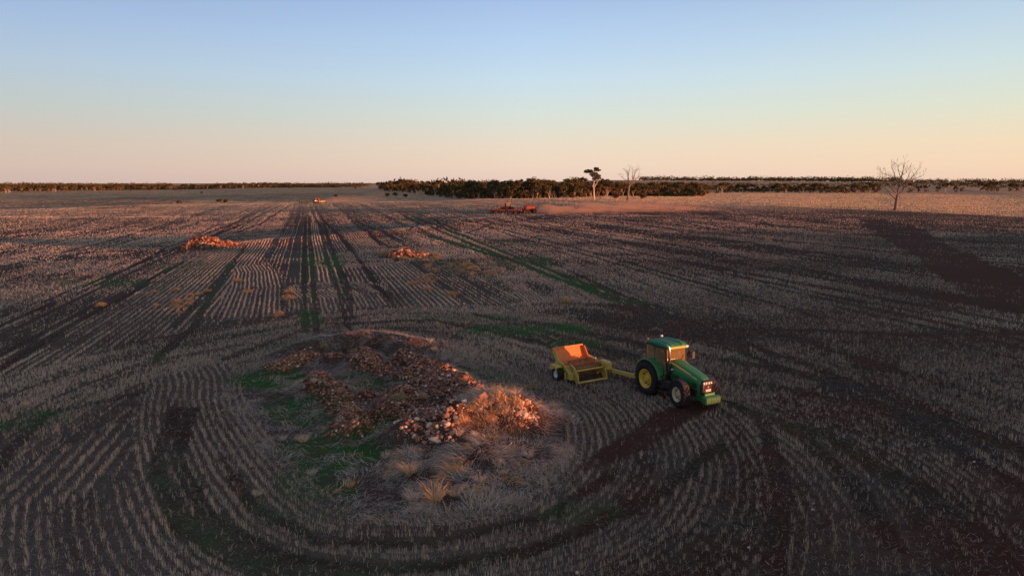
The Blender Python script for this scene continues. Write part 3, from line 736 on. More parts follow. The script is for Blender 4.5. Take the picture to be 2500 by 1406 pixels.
o = npmesh('dry_grass', V, Fq, M['drygrass'], tint=T); tag(o, 'long grey dry grass matted over the stony mound', 'grass', kind='stuff')
n = 230000; x = rng.uniform(lo[0] - 14, hi[0] + 14, n); y = rng.uniform(lo[1] - 3, hi[1] + 22, n)
f = rowfield(x, y); m = masks(x, y, f); k = (rng.uniform(0, 1, n) < m['g'] * 1.1 - .2) & (stonemask(x, y, f[5], f[6]) < .5)
x, y = x[k], y[k]; n = len(x); z = H(x, y)
V, Fq, T = blades(x, y, z, rng.uniform(.05, .16, n), rng.uniform(.012, .025, n), rng.uniform(0, pi, n), rng.normal(0, .05, n), rng.normal(0, .05, n), np.clip(rng.normal(.45, .2, n), 0, 1), .2)
o = npmesh('green_grass', V, Fq, M['greengrass'], tint=T); tag(o, 'short green weeds and grass growing round the stone piles', 'grass', kind='stuff')

# big tussocks of tall grass
def tussock(n=170, L=(.5, 1.0), t0=.7):
    a = rng.uniform(0, 2 * pi, n); rr = rng.uniform(0, .12, n)
    sp = rng.uniform(.15, .75, n)
    return strands(rr * np.cos(a), rr * np.sin(a), np.zeros(n) - .03, rng.uniform(*L, n), rng.uniform(.008, .018, n), rng.uniform(0, pi, n), sp * np.cos(a), sp * np.sin(a), rng.uniform(.8, 1.05, n), np.clip(rng.normal(t0, .14, n), 0, 1), .45)
protoT = []
TUS = [(1062, 1225, 1.5, .86), (1000, 1165, 1.1, .8), (1170, 1190, .7, .6), (990, 1160, .8, .8), (740, 1080, .9, .8), (855, 1190, .6, .95), (690, 1075, .6, .6), (830, 1055, .6, .5), (1010, 1225, 1.1, .6),
       (1110, 1215, .9, .7), (1060, 860, .7, .7), (1085, 880, .8, .6), (1115, 885, .6, .75), (1050, 850, .8, .6), (760, 1160, .7, .5), (770, 960, .7, .7), (1215, 1150, .7, .5), (1290, 1130, .7, .5), (1350, 1000, .8, .7), (1360, 1020, .9, .65), (940, 1130, .7, .55), (1120, 1100, .8, .5), (630, 1210, .6, .6)]
for i, (a, b, s, t0) in enumerate(TUS):
    g = G(a, b); V, Fq, T = tussock(150, t0=t0)
    o = npmesh('grass_tussock', V, Fq, M['drygrass'], tint=T); o.location = (g[0], g[1], H1(*g)); o.scale = (s,) * 3; o.rotation_euler = (0, 0, i * 1.3)
    side = ['near edge', 'left foot', 'right foot', 'far edge'][0 if b > 1120 else (1 if a < 850 else (2 if a > 1250 else 3))]
    tag(o, 'upright tussock of dry %s grass at the %s of the stone mound' % ('orange' if t0 > .72 else 'straw coloured', side), 'grass tussock', 'grass tussocks round the stone mound')

# ------------------------------------------------------------------ stones
phi = (1 + 5 ** .5) / 2
ICO = np.array([(-1, phi, 0), (1, phi, 0), (-1, -phi, 0), (1, -phi, 0), (0, -1, phi), (0, 1, phi), (0, -1, -phi), (0, 1, -phi), (phi, 0, -1), (phi, 0, 1), (-phi, 0, -1), (-phi, 0, 1)]) / math.sqrt(1 + phi * phi)
ICF = np.array([(0, 11, 5), (0, 5, 1), (0, 1, 7), (0, 7, 10), (0, 10, 11), (1, 5, 9), (5, 11, 4), (11, 10, 2), (10, 7, 6), (7, 1, 8), (3, 9, 4), (3, 4, 2), (3, 2, 6), (3, 6, 8), (3, 8, 9), (4, 9, 5), (2, 4, 11), (6, 2, 10), (8, 6, 7), (9, 8, 1)])
def stones(x, y, z, s, t):
    n = len(x); V = ICO[None] * (1 + rng.uniform(-.28, .28, (n, 12, 1)))
    ax = rng.uniform(.6, 1.2, (n, 3)); V = V * ax[:, None]
    a = rng.uniform(0, 2 * pi, n); c, q = np.cos(a)[:, None], np.sin(a)[:, None]
    X = V[..., 0] * c - V[..., 1] * q; Y = V[..., 0] * q + V[..., 1] * c
    b = rng.uniform(-.7, .7, n); c, q = np.cos(b)[:, None], np.sin(b)[:, None]
    Y, Z = Y * c - V[..., 2] * q, Y * q + V[..., 2] * c
    V = np.stack([X, Y, Z * .8], -1) * s[:, None, None] + np.stack([x, y, z], 1)[:, None]
    return V.reshape(-1, 3), (ICF[None] + (np.arange(n) * 12)[:, None, None]).reshape(-1, 3), np.repeat(t, 12)
PL = {'lip': 'steep heap of red stones at the near edge of the middle pile', 'knob': 'short knob of red stones between the back bank and the middle pile', 'nub': 'small low mound of red stones behind the left ridge', 'right': 'long ridge of red brown stones along the far right side of the mound', 'mid': 'broad pile of red stones in the middle of the mound', 'left': 'dark ridge of red stones running down the left of the mound',
      'corner': 'low pile of red stones at the far left corner of the mound', 'centre': 'red stone pile in front of the grassy back bank', 'small': 'small red rubble pile alone on the green grass',
      'ball': 'round red stone pile between the two stone ridges', 'far_red': 'bright red sunlit earth and stone heap far out on the left', 'far_pale': 'sunlit red stone heap among tumbleweeds in the middle distance'}
for k, lab in PL.items():
    pls = HSEG[k]; allp = np.concatenate([p for p, _, _ in pls]); rad = max(q[2] for q in pls); far_ = k.startswith('far')
    l2 = allp.min(0) - rad * 1.6; h2 = allp.max(0) + rad * 1.6
    n = int(min(9000, (h2 - l2).prod() * (150 if not far_ else 22)))
    x = rng.uniform(l2[0], h2[0], n); y = rng.uniform(l2[1], h2[1], n)
    hv = heap_h(x, y, k) + (fbm(x, y, .6, 8, 2) - .5) * .22
    kk = rng.uniform(0, 1, n) < smooth(.15, .42 if not far_ else .8, hv); x, y = x[kk], y[kk]; n = len(x)
    s = np.exp(rng.normal(math.log(.055 if not far_ else .15), .4, n)); s = np.clip(s, .03, .14 if not far_ else .4)
    t = np.clip(rng.normal(.36, .2, n) + (.35 * (rng.uniform(0, 1, n) < .05)), 0, 1)
    V, Fq, T = stones(x, y, H(x, y) + s * .25, s, t)
    o = npmesh('stone_pile', V, Fq, M['stone'], tint=T); tag(o, lab, 'stone pile')
# loose rubble of the big front heap
hf = []
for poly in STONEPOLY:
    g = np.array([G(*p) for p in poly]); l2 = g.min(0) - 2.5; h2 = g.max(0) + 1
    n = 5200; x = rng.uniform(l2[0], h2[0], n); y = rng.uniform(l2[1], h2[1], n); z = H(x, y); px, py = proj(x, y, z)
    kk = inpoly(px, py, poly) & (rng.uniform(0, 1, n) < .8); hf.append((x[kk], y[kk]))
x = np.concatenate([a for a, b in hf]); y = np.concatenate([b for a, b in hf]); n = len(x)
s = np.clip(np.exp(rng.normal(math.log(.06), .45, n)), .03, .16); t = np.clip(rng.normal(.5, .25, n), 0, 1)
V, Fq, T = stones(x, y, H(x, y) + s * .25, s, t)
o = npmesh('stone_pile', V, Fq, M['stone'], tint=T); tag(o, 'big heap of mixed pale and red stones at the front right of the mound', 'stone pile')
# ico sphere with more facets for single rocks
def rockmesh(seed):
    r_ = np.random.default_rng(seed); v = [tuple(q) for q in ICO]; f = []; cache = {}
    def mid(a, b):
        k = (min(a, b), max(a, b))
        if k not in cache:
            q = (np.array(v[a]) + np.array(v[b])) / 2; q /= np.linalg.norm(q); v.append(tuple(q)); cache[k] = len(v) - 1
        return cache[k]
    for a, b, c in ICF:
        ab, bc, ca = mid(a, b), mid(b, c), mid(c, a); f += [(a, ab, ca), (b, bc, ab), (c, ca, bc), (ab, bc, ca)]
    V = np.array(v)
    for _ in range(9):   # flat facets cut off a round stone
        nn = r_.normal(size=3); nn /= np.linalg.norm(nn); dlim = r_.uniform(.62, .9); dd = V @ nn; V = V - np.maximum(dd - dlim, 0)[:, None] * nn
    V = V * r_.uniform(.7, 1.15, 3); V[:, 2] *= .8
    return V, np.array(f)
RP = {}
def rock(x, y, s, tcls, label, group=None):
    key = (tcls, random.randrange(5))
    if key not in RP:
        V, Fq = rockmesh(100 + key[1]); RP[key] = npmesh('rock', V, Fq, M['stone'], tint=np.clip(np.full(len(V), {'red': .35, 'brown': .55, 'pale': .88}[tcls]) + rng.normal(0, .04, len(V)), 0, 1)); o = RP[key]
    else: o = RP[key].copy(); COL.objects.link(o)
    for kk in list(o.keys()):
        if kk in ('group',): del o[kk]
    o.location = (x, y, H1(x, y) + s * .25); o.scale = (s * random.uniform(.85, 1.2), s * random.uniform(.8, 1.1), s * random.uniform(.75, 1.1)); o.rotation_euler = (random.uniform(-.4, .4), random.uniform(-.4, .4), random.uniform(0, 6.28))
    return tag(o, label, 'rock', group)
def Gh(px, py):
    """ground point with the heaps included"""
    a, b, c = pxdir(px, py); t = np.arange(12, 200, .05); z = HC + c * t; h = H(a * t, b * t); i = int(np.argmax(z < h)); return np.array([a * t[i], b * t[i]])
for (a, b, s, tc_, lab) in [(1180, 975, .34, 'brown', 'large rounded tan boulder on the sunlit crest of the front heap'), (1158, 1063, .3, 'pale', 'large pale boulder low on the face of the front heap below the orange grass'),
        (1278, 1015, .3, 'pale', 'large pale boulder at the right end of the front heap'), (1092, 1038, .2, 'pale', 'pale boulder among the stones left of the orange grass'), (1058, 1075, .2, 'pale', 'whitish boulder at the bottom of the left stone slope'),
        (1068, 1045, .16, 'pale', 'small white rock in the middle of the left stone slope'), (965, 1033, .14, 'pale', 'white rock at the left end of the front heap'), (953, 912, .22, 'brown', 'single tan boulder on the red stones in the middle of the mound'),
        (1300, 1020, .17, 'pale', 'pale rock at the far right tip of the front heap'), (1290, 982, .16, 'pale', 'sunlit rock on the upper right shoulder of the front heap'), (1100, 1002, .18, 'brown', 'upright tan rock on the shoulder left of the orange bush'),
        (1827, 1337, .06, 'pale', 'white stone lying alone on the bare ground at the bottom'), (1985, 1230, .08, 'brown', 'tan stone on the stubble at the lower right, upper one of two'), (1983, 1245, .07, 'pale', 'pale flat stone on the stubble at the lower right, lower one of two'),
        (1767, 1256, .05, 'pale', 'small pale stone in the curved stubble below the tractor'), (1408, 1400, .06, 'pale', 'pale stone at the bottom edge of the photo'), (542, 1003, .06, 'pale', 'pale stone on the red soil left of the mound'), (2378, 1128, .055, 'pale', 'pale stone far right in the stubble')]:
    g = Gh(a, b); rock(g[0], g[1], s, tc_, lab)
def scatter(poly, n, s0, s1, cl, label, group):
    pa = np.array(poly); c = 0; tries = 0
    while c < n and tries < n * 30:
        tries += 1
        a = random.uniform(pa[:, 0].min(), pa[:, 0].max()); b = random.uniform(pa[:, 1].min(), pa[:, 1].max())
        if not inpoly(np.array([a]), np.array([b]), poly)[0]: continue
        g = Gh(a, b); rock(g[0], g[1], random.uniform(s0, s1), random.choice(cl), label, group); c += 1
scatter([(975, 1035), (1010, 1000), (1090, 990), (1110, 1030), (1100, 1075), (1040, 1090), (990, 1065)], 62, .09, .17, ['pale', 'brown', 'red', 'brown'], 'stone lying on the left slope of the front heap', 'stones on the left slope of the front heap')
scatter([(1262, 975), (1300, 990), (1318, 1035), (1285, 1050), (1255, 1030)], 30, .08, .16, ['pale', 'brown', 'brown'], 'stone in the sunlit cluster at the right end of the front heap', 'stones at the right end of the front heap')
scatter([(1000, 860), (1060, 880), (1180, 940), (1165, 960), (1080, 915), (1000, 885)], 30, .07, .12, ['red', 'brown', 'brown'], 'stone embedded in the long right hand ridge of the mound', 'larger stones on the right hand ridge')
scatter([(930, 900), (1120, 915), (1150, 960), (1000, 980), (930, 960)], 40, .07, .13, ['red', 'brown', 'brown', 'pale'], 'stone on the broad middle pile of the mound', 'larger stones on the middle pile')
scatter([(770, 905), (810, 905), (880, 1000), (880, 1025), (840, 1000), (780, 950)], 24, .07, .12, ['red', 'brown'], 'stone on the left hand ridge of the mound', 'larger stones on the left hand ridge')
scatter([(660, 870), (760, 850), (800, 855), (740, 890), (665, 895)], 18, .06, .12, ['red', 'brown', 'pale'], 'stone on the far left corner pile', 'larger stones on the far left corner pile')

# ------------------------------------------------------------------ tumbleweeds
M['tumble_sunlit'] = tinted('tumbleweed_sunlit', [(0, (.26, .14, .06)), (.5, (.62, .38, .20)), (1, (.82, .58, .36))], .95, .35)  # brighter copy of the tumbleweed colours, low sun painted in for lit bushes
def tumble(seed, n=420, mt='tumble'):
    r_ = np.random.default_rng(seed); u = r_.normal(size=(n, 3)); u /= np.linalg.norm(u, axis=1)[:, None]; u[:, 2] = np.abs(u[:, 2]) * .9 - .1
    rr = r_.uniform(.45, 1.0, n) * (1 + .25 * (vnoise(u[:, 0] * 2 + 9, u[:, 1] * 2 + 9, seed) - .5))
    c = u * rr[:, None]; tng = np.cross(u, r_.normal(size=(n, 3))); tng /= np.linalg.norm(tng, axis=1)[:, None]
    b = u * .5 + r_.normal(0, .4, (n, 3)); L = r_.uniform(.10, .3, n)[:, None]; w = r_.uniform(.02, .045, n)[:, None]
    V = np.stack([c - b * L - tng * w, c - b * L + tng * w, c + b * L + tng * w * .4, c + b * L - tng * w * .4], 1); V[..., 2] = np.maximum(V[..., 2] * .8 + .15, -.05)
    return npmesh('tumbleweed', V.reshape(-1, 3), np.arange(n * 4).reshape(n, 4), M[mt], tint=np.repeat(np.clip(r_.normal(.5, .2, n), 0, 1), 4))
TP = [None] * 6; tcount = [0]
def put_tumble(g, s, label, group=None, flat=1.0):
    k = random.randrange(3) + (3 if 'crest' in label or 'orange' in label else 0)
    if TP[k] is None: TP[k] = tumble(k + 5, 420 if k < 3 else 620, 'tumble' if k < 3 else 'tumble_sunlit'); o = TP[k]
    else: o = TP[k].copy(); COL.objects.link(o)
    if 'group' in o.keys(): del o['group']
    o.location = (g[0], g[1], H1(g[0], g[1]) - .04); o.scale = (s, s * random.uniform(.85, 1.15), s * .9 * flat); o.rotation_euler = (0, 0, random.uniform(0, 6.28))
    return tag(o, label, 'tumbleweed', group)
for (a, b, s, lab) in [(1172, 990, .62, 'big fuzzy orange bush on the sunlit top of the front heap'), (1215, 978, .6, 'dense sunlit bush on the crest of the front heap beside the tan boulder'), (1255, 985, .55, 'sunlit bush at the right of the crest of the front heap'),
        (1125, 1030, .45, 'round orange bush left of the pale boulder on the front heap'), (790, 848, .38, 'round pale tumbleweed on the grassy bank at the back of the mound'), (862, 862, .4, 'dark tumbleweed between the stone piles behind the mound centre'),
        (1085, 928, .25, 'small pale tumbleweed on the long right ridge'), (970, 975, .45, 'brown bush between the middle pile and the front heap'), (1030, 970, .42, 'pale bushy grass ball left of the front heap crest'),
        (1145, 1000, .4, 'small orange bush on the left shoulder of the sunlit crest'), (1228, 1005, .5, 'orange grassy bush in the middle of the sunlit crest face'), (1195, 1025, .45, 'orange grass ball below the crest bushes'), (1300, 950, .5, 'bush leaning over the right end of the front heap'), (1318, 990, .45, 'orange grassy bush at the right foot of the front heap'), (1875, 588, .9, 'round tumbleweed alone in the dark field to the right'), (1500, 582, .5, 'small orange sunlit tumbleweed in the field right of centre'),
        (990, 577, .45, 'tiny sunlit tumbleweed on the pink stubble behind the middle heap'), (1380, 738, .8, 'flat grassy clump on the stubble'), (1105, 722, .85, 'wide tan tumbleweed nearest the camera below the weed patch'), (1042, 708, .7, 'dark round tumbleweed left of the wide tan one'),
        (703, 732, .9, 'lower of the two big tumbleweeds beside the curved rows'), (706, 716, .85, 'upper of the two big tumbleweeds beside the curved rows'), (680, 772, .8, 'tumbleweed under the curved rows at the left'), (580, 688, .8, 'dark tumbleweed at the top of the curved rows'), (604, 715, .7, 'tumbleweed in the middle of the curved rows'),
        (430, 712, .8, 'tumbleweed at the top of the straight rows on the left'), (380, 716, .6, 'small faded tumbleweed at the far left of the straight rows'), (385, 750, .6, 'small flat tumbleweed at the lower left of the straight rows'), (248, 748, .7, 'pale grass clump far out on the left'), (870, 597, .5, 'small tumbleweed behind the wheel tracks')]:
    g = Gh(a, b) if b > 800 else G(a, b); put_tumble(g, s, lab)
def weeds(poly, n, s0, s1, label, group):
    pa = np.array(poly); c = 0
    while c < n:
        a = random.uniform(pa[:, 0].min(), pa[:, 0].max()); b = random.uniform(pa[:, 1].min(), pa[:, 1].max())
        if not inpoly(np.array([a]), np.array([b]), poly)[0]: continue
        put_tumble(G(a, b), random.uniform(s0, s1), label, group, .8); c += 1
weeds([(915, 622), (960, 606), (1030, 608), (1085, 628), (1060, 642), (1000, 636), (950, 634)], 46, .5, 1.0, 'tumbleweed caught against the small sunlit heap in the middle distance', 'tumbleweeds round the small sunlit heap')
weeds([(1030, 645), (1090, 640), (1180, 645), (1235, 662), (1215, 674), (1120, 672), (1040, 664)], 60, .4, .8, 'low brown tumbleweed in the long patch of weeds right of the small heap', 'tumbleweeds in the long weed patch')
weeds([(995, 680), (1040, 670), (1075, 676), (1060, 690), (1000, 694)], 20, .4, .7, 'low brown tumbleweed in the small patch of weeds below the heap', 'tumbleweeds in the small weed patch')
weeds([(420, 745), (440, 728), (500, 705), (510, 715), (470, 740), (440, 770)], 16, .45, .8, 'brown tumbleweed in the line across the rows at the left', 'tumbleweeds in a line at the left')
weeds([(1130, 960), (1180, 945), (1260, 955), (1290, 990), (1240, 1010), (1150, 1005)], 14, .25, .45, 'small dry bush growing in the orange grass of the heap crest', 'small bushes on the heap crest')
weeds([(740, 815), (880, 800), (1010, 812), (1060, 850), (1000, 835), (870, 815)], 26, .2, .4, 'small tan grass ball on the bank behind the mound', 'small grass balls on the back bank')

# ------------------------------------------------------------------ wheels
def tyre_mb(R, w, rimR, lugs=22, lug=.045):
    b = MB(); h = w / 2; q = R - lug
    b.lathe([(rimR, -h * .72), (rimR + .02, -h * .88), (rimR + (q - rimR) * .45, -h), (q - .07, -h * .95), (q - .01, -h * .78), (q, -h * .4), (q, h * .4), (q - .01, h * .78), (q - .07, h * .95), (rimR + (q - rimR) * .45, h), (rimR + .02, h * .88), (rimR, h * .72), (rimR - .02, 0), (rimR, -h * .72)], 40)
    for i in range(lugs):
        for sgn in (-1, 1):
            a = 2 * pi * (i + (.5 if sgn > 0 else 0)) / lugs
            pts = []
            for k in range(4):       # curved bar from the centre line to the shoulder
                u = k / 3; aa = a + u * .32; yy = sgn * h * (.03 + .93 * u); rr = q - (.035 if k == 3 else 0)
                pts.append((rr * cos(aa), yy, rr * sin(aa), aa))
            wd = .028 * R / .9
            vs = []
            for (px_, py_, pz_, aa) in pts:
                tx, tz = -sin(aa) * wd, cos(aa) * wd; ox, oz = cos(aa) * lug, sin(aa) * lug
                vs += [(px_ - tx, py_, pz_ - tz), (px_ + tx, py_, pz_ + tz), (px_ + tx * .7 + ox, py_, pz_ + tz * .7 + oz), (px_ - tx * .7 + ox, py_, pz_ - tz * .7 + oz)]
            fs = [(k * 4 + j, k * 4 + (j + 1) % 4, k * 4 + 4 + (j + 1) % 4, k * 4 + 4 + j) for k in range(3) for j in range(4)] + [(3, 2, 1, 0), (12, 13, 14, 15)]
            b.add(vs, fs)
    return b
def wheel(parent, x, y, R, w, rimR, rimmat, deep=.1, lugs=22, hub=True, steer=0, hubmat=None, side=-1, lug=.045):
    """tyre is the part, the rim and hub its sub-parts; side -1: outer face towards -y"""
    t = tyre_mb(R, w, rimR, lugs, lug).build('wheel', M['rubber'], parent, (x, y, R - .02)); t.rotation_euler = (0, random.uniform(0, 1), steer)
    h = w / 2 * side; o = MB()
    o.lathe([(rimR + .015, h * .86), (rimR - .02, h * .9), (rimR - .04, h * .55), (rimR - .09, h * .45), (rimR * .88 - .06, h * .45 - side * deep), (rimR * .5, h * .45 - side * deep * .6), (rimR * .34, h * .45 - side * deep * .4), (rimR * .32, h * .75), (rimR * .22, h * .8), (0.001, h * .8)], 32)
    o.lathe([(rimR + .01, -h * .86), (rimR - .05, -h * .6), (rimR * .8, 0), (.001, 0)], 24)
    rim = o.build('rim', rimmat, t)
    if hub:
        q = MB()
        for i in range(8):
            a = 2 * pi * i / 8; q.lathe([(.001, h * .5 - side * deep * .2), (.035, h * .5 - side * deep * .2), (.035, h * .5 - side * deep)], 8, (rimR * .68 * cos(a), 0, rimR * .68 * sin(a)))
        for i in range(6):
            a = 2 * pi * i / 6; q.lathe([(.001, h * .86), (.022, h * .86), (.022, h * .7)], 6, (rimR * .24 * cos(a), 0, rimR * .24 * sin(a)))
        q.build('wheel_bolts', hubmat or M['dark'], t)
    return t

# ------------------------------------------------------------------ green tractor
def make_tractor():
    az = R_(153); c0 = P(1583, 957); right = np.array([sin(az + pi / 2), cos(az + pi / 2)]); org = c0 - right * 1.05 - .1 * np.array([sin(az), cos(az)])
    T = empty('tractor', (org[0], org[1], H1(*org)), pi / 2 - az, 'green tractor with yellow rims and front ballast block pulling the stone picker', 'tractor')
    for s in (-1, 1):
        wheel(T, 0, 1.0 * s, .97, .56, .53, M['yellow'], .22, 24, side=s)
        wheel(T, 2.95, .95 * s, .74, .46, .38, M['cream'], .1, 20, side=s, steer=R_(-6))
    # hood: lofted sections, sloping to the nose
    secs = []
    for x, zt, zb, wt, wb in ((1.12, 2.18, 1.18, .34, .47), (1.5, 2.14, 1.15, .35, .47), (2.4, 2.0, 1.12, .34, .45), (3.2, 1.86, 1.08, .32, .42), (3.75, 1.73, 1.0, .29, .39), (3.95, 1.64, .95, .26, .36)):
        secs.append([(x, -wb, zb), (x, -wb, (zt + zb) / 2 + .1), (x, -wt - .06, zt - .13), (x, -wt + .05, zt - .02), (x, -wt * .45, zt), (x, wt * .45, zt), (x, wt - .05, zt - .02), (x, wt + .06, zt - .13), (x, wb, (zt + zb) / 2 + .1), (x, wb, zb)])
    hood = MB().loft(secs).build('hood', M['green'], T)
    for s in (-1, 1):            # yellow stripe along each side
        v = []
        for x, z, y in ((1.14, 2.06, .415), (1.6, 2.0, .425), (2.4, 1.86, .41), (3.2, 1.70, .385), (3.62, 1.60, .37)):
            w = .05 - .012 * (x - 1.1); v += [(x, s * (y + .012), z - w), (x, s * (y - .006), z + w), (x, s * (y - .03), z + w), (x, s * (y - .02), z - w)]
        MB().add(v, [(k * 4 + j, k * 4 + (j + 1) % 4, k * 4 + 4 + (j + 1) % 4, k * 4 + 4 + j) for k in range(4) for j in range(4)]).build('stripe', M['yellow'], hood)
        m = MB()
        for k in range(9): m.box((1.45 + k * .075, s * .472, 1.35), (.03, .01, .3))
        for k in range(6): m.box((3.3 + k * .07, s * .415, 1.25), (.03, .01, .28))
        m.build('side_vent', M['black'], hood)
    # nose, grille, lamps
    MB().loft([[(3.95, -.36, .85), (3.95, -.38, 1.3), (3.95, -.27, 1.62), (3.95, .27, 1.62), (3.95, .38, 1.3), (3.95, .36, .85)], [(4.12, -.31, .88), (4.16, -.33, 1.28), (4.1, -.24, 1.54), (4.1, .24, 1.54), (4.16, .33, 1.28), (4.12, .31, .88)]]).build('grille_surround', M['black'], T)
    g = MB(); g.box((4.155, 0, 1.14), (.02, .5, .44), (0, -.06, 0))
    for k in range(11): g.box((4.17, -.225 + k * .045, 1.14), (.02, .012, .42), (0, -.06, 0))
    gr = g.build('grille', M['dark'], T)
    MB().box((4.19, .02, 1.09), (.012, .34, .11), (0, -.06, 0)).build('number_plate', M['white'], gr)
    pm = MB()
    for k, w in enumerate((.022, .03, .012, .03, .024, .03)): pm.box((4.199, -.11 + k * .05, 1.09), (.006, w, .05), (0, -.06, 0))
    pm.build('plate_marks', M['red'], gr)
    MB().box((4.182, .02, 1.27), (.014, .08, .08), (0, -.06, 0), bev=.01).build('nose_badge', M['orange'], gr)
    for k, y in enumerate((-.24, -.09, .09, .24)):
        MB().lathe([(.001, .03), (.045, .025), (.058, 0), (.058, -.04)], 14, (4.13, y, 1.46), 'x').build('headlight', M['lens'], T)
    MB().loft([[(3.7, -.37, .8), (3.7, -.4, 1.25), (3.7, .4, 1.25), (3.7, .37, .8)], [(4.0, -.3, .78), (3.98, -.38, 1.2), (3.98, .38, 1.2), (4.0, .3, .78)]]).build('nose_frame', M['green'], T)
    # chassis
    b = MB(); b.box((1.6, 0, .98), (3.6, .52, .5), bev=.05); b.box((.1, 0, .98), (1.0, .75, .7), bev=.08); b.box((3.3, 0, .72), (1.1, .46, .34), bev=.04)
    b.tube([(0, -.95, .96), (0, .95, .96)], .15, 14); b.tube([(2.95, -.85, .72), (2.95, .85, .72)], .11, 12); b.box((1.9, 0, 1.2), (1.5, .7, .5))
    b.build('chassis', M['dark'], T)
    MB().loft([[(3.5, -.3, .5), (3.5, -.3, .85), (3.5, .3, .85), (3.5, .3, .5)], [(4.25, -.28, .46), (4.25, -.28, .8), (4.25, .28, .8), (4.25, .28, .46)]]).build('front_support', M['green'], T)
    fb = MB(); fb.box((4.5, 0, .66), (.46, 1.02, .4), bev=.06).box((4.31, 0, .74), (.14, .7, .5), bev=.04)
    bl = fb.build('ballast_block', M['green'], T)
    sl = MB()
    for k in range(5): sl.box((4.735, -.34 + k * .17, .66), (.012, .014, .34))
    sl.build('ballast_seam', M['dark'], bl)
    for s in (-1, 1):
        # rear fenders
        v = []; N = 11
        for k in range(N):
            a = R_(8 + 150 * k / (N - 1)); rr = 1.10
            for y, dr in ((.60, 0), (.62, .03), (1.12, .03), (1.14, -.06), (1.10, -.07), (.64, -.01)): v.append(((rr + dr) * cos(a) - .02, s * y * (1 if y > .7 else 1), .97 + (rr + dr) * sin(a)))
        MB().add(v, [(k * 6 + j, k * 6 + (j + 1) % 6, k * 6 + 6 + (j + 1) % 6, k * 6 + 6 + j) for k in range(N - 1) for j in range(6)]).build('rear_fender', M['green'], T)
        v = []
        for k in range(9):
            a = R_(30 + 130 * k / 8); rr = .79
            for y, dr in ((.76, 0), (1.12, 0), (1.14, -.04), (1.12, -.03), (.78, -.03)): v.append((2.95 + (rr + dr) * cos(a), s * y, .74 + (rr + dr) * sin(a)))
        MB().add(v, [(k * 5 + j, k * 5 + (j + 1) % 5, k * 5 + 5 + (j + 1) % 5, k * 5 + 5 + j) for k in range(8) for j in range(5)]).build('front_fender', M['black'], T)
    # fuel tank, steps
    MB().box((1.35, -.72, .92), (1.0, .46, .5), bev=.08).box((.9, -.75, .6), (.5, .4, .3), bev=.05).build('fuel_tank', M['black'], T)
    MB().box((1.35, .72, .92), (1.0, .46, .5), bev=.08).build('fuel_tank', M['black'], T)
    st = MB()
    for k in range(4): st.box((1.02, -1.0 + k * .03, .5 + k * .27), (.42, .2, .03)); 
    st.tube([(.8, -1.0, .45), (.8, -.86, 1.5)], .02).tube([(1.24, -1.0, .45), (1.24, -.86, 1.5)], .02); st.build('step', M['dark'], T)
    # cab
    A = [(1.15, -.62, 1.32), (1.15, .62, 1.32), (-.55, .74, 1.45), (-.55, -.74, 1.45)]; B_ = [(1.05, -.70, 2.80), (1.05, .70, 2.80), (-.62, .74, 2.80), (-.62, -.74, 2.80)]
    fr = MB()
    for a, b in zip(A, B_): fr.tube([a, b], .045, 6)
    fr.tube([(.28, -.80, 1.4), (.25, -.80, 2.8)], .035, 6).tube([(.28, .80, 1.4), (.25, .80, 2.8)], .035, 6)
    for i in range(4): fr.tube([A[i], A[(i + 1) % 4]], .045, 6); fr.tube([B_[i], B_[(i + 1) % 4]], .04, 6)
    cf = fr.build('cab_frame', M['black'], T)
    MB().box((.25, 0, 1.28), (1.5, 1.24, .36), bev=.05).build('cab_floor', M['black'], T)
    gl = MB(); e = .012
    gl.add([(1.16, -.58, 1.36), (1.16, .58, 1.36), (1.07, .66, 2.78), (1.07, -.66, 2.78)], [(0, 1, 2, 3)])
    gl.build('windscreen', M['glass'], T)
    for s in (-1, 1):
        MB().add([(1.13, s * .65, 1.36), (.28, s * .81, 1.4), (.25, s * .81, 2.78), (1.04, s * .73, 2.78)], [(0, 1, 2, 3)]).build('door_glass', M['glass'], T)
        MB().add([(.26, s * .81, 1.75), (-.53, s * .76, 1.75), (-.60, s * .755, 2.78), (.24, s * .81, 2.78)], [(0, 1, 2, 3)]).build('side_window', M['glass'], T)
    MB().add([(-.57, -.7, 1.7), (-.57, .7, 1.7), (-.64, .7, 2.78), (-.64, -.7, 2.78)], [(0, 1, 2, 3)]).build('rear_window', M['glass'], T)
    # roof, ribbed on top
    secs = []
    for x, z, w in ((-.72, 2.86, .62), (-.66, 2.97, .70), (-.3, 3.06, .76), (.5, 3.09, .77), (1.0, 3.05, .75), (1.2, 2.96, .72), (1.26, 2.86, .66)):
        ys = [-1, -.93, -.7, -.62, -.4, -.32, -.05, .05, .32, .4, .62, .7, .93, 1]
        dz = [-.12, -.02, 0, .035, .035, 0, 0, 0, 0, .035, .035, 0, -.02, -.12]
        secs.append([(x, y * w, z + d) for y, d in zip(ys, dz)] + [(x, .9 * w, 2.78), (x, -.9 * w, 2.78)])
    rf_ = MB().loft(secs).build('cab_roof', M['green_roof'], T)
    MB().box((1.24, 0, 2.86), (.10, 1.15, .10), bev=.03).build('roof_visor', M['yellow'], rf_)
    for s in (-1, 1):
        MB().box((1.27, s * .60, 2.87), (.10, .2, .11), bev=.03).build('work_lamp', M['lens'], rf_)
        MB().box((-.72, s * .62, 2.84), (.08, .14, .1), bev=.02).build('work_lamp', M['orange'], rf_)
    MB().lathe([(.001, .08), (.05, .07), (.08, .03), (.085, 0), (.08, -.02)], 16, (-.35, .12, 3.17), 'z').build('receiver_dome', M['white'], rf_)
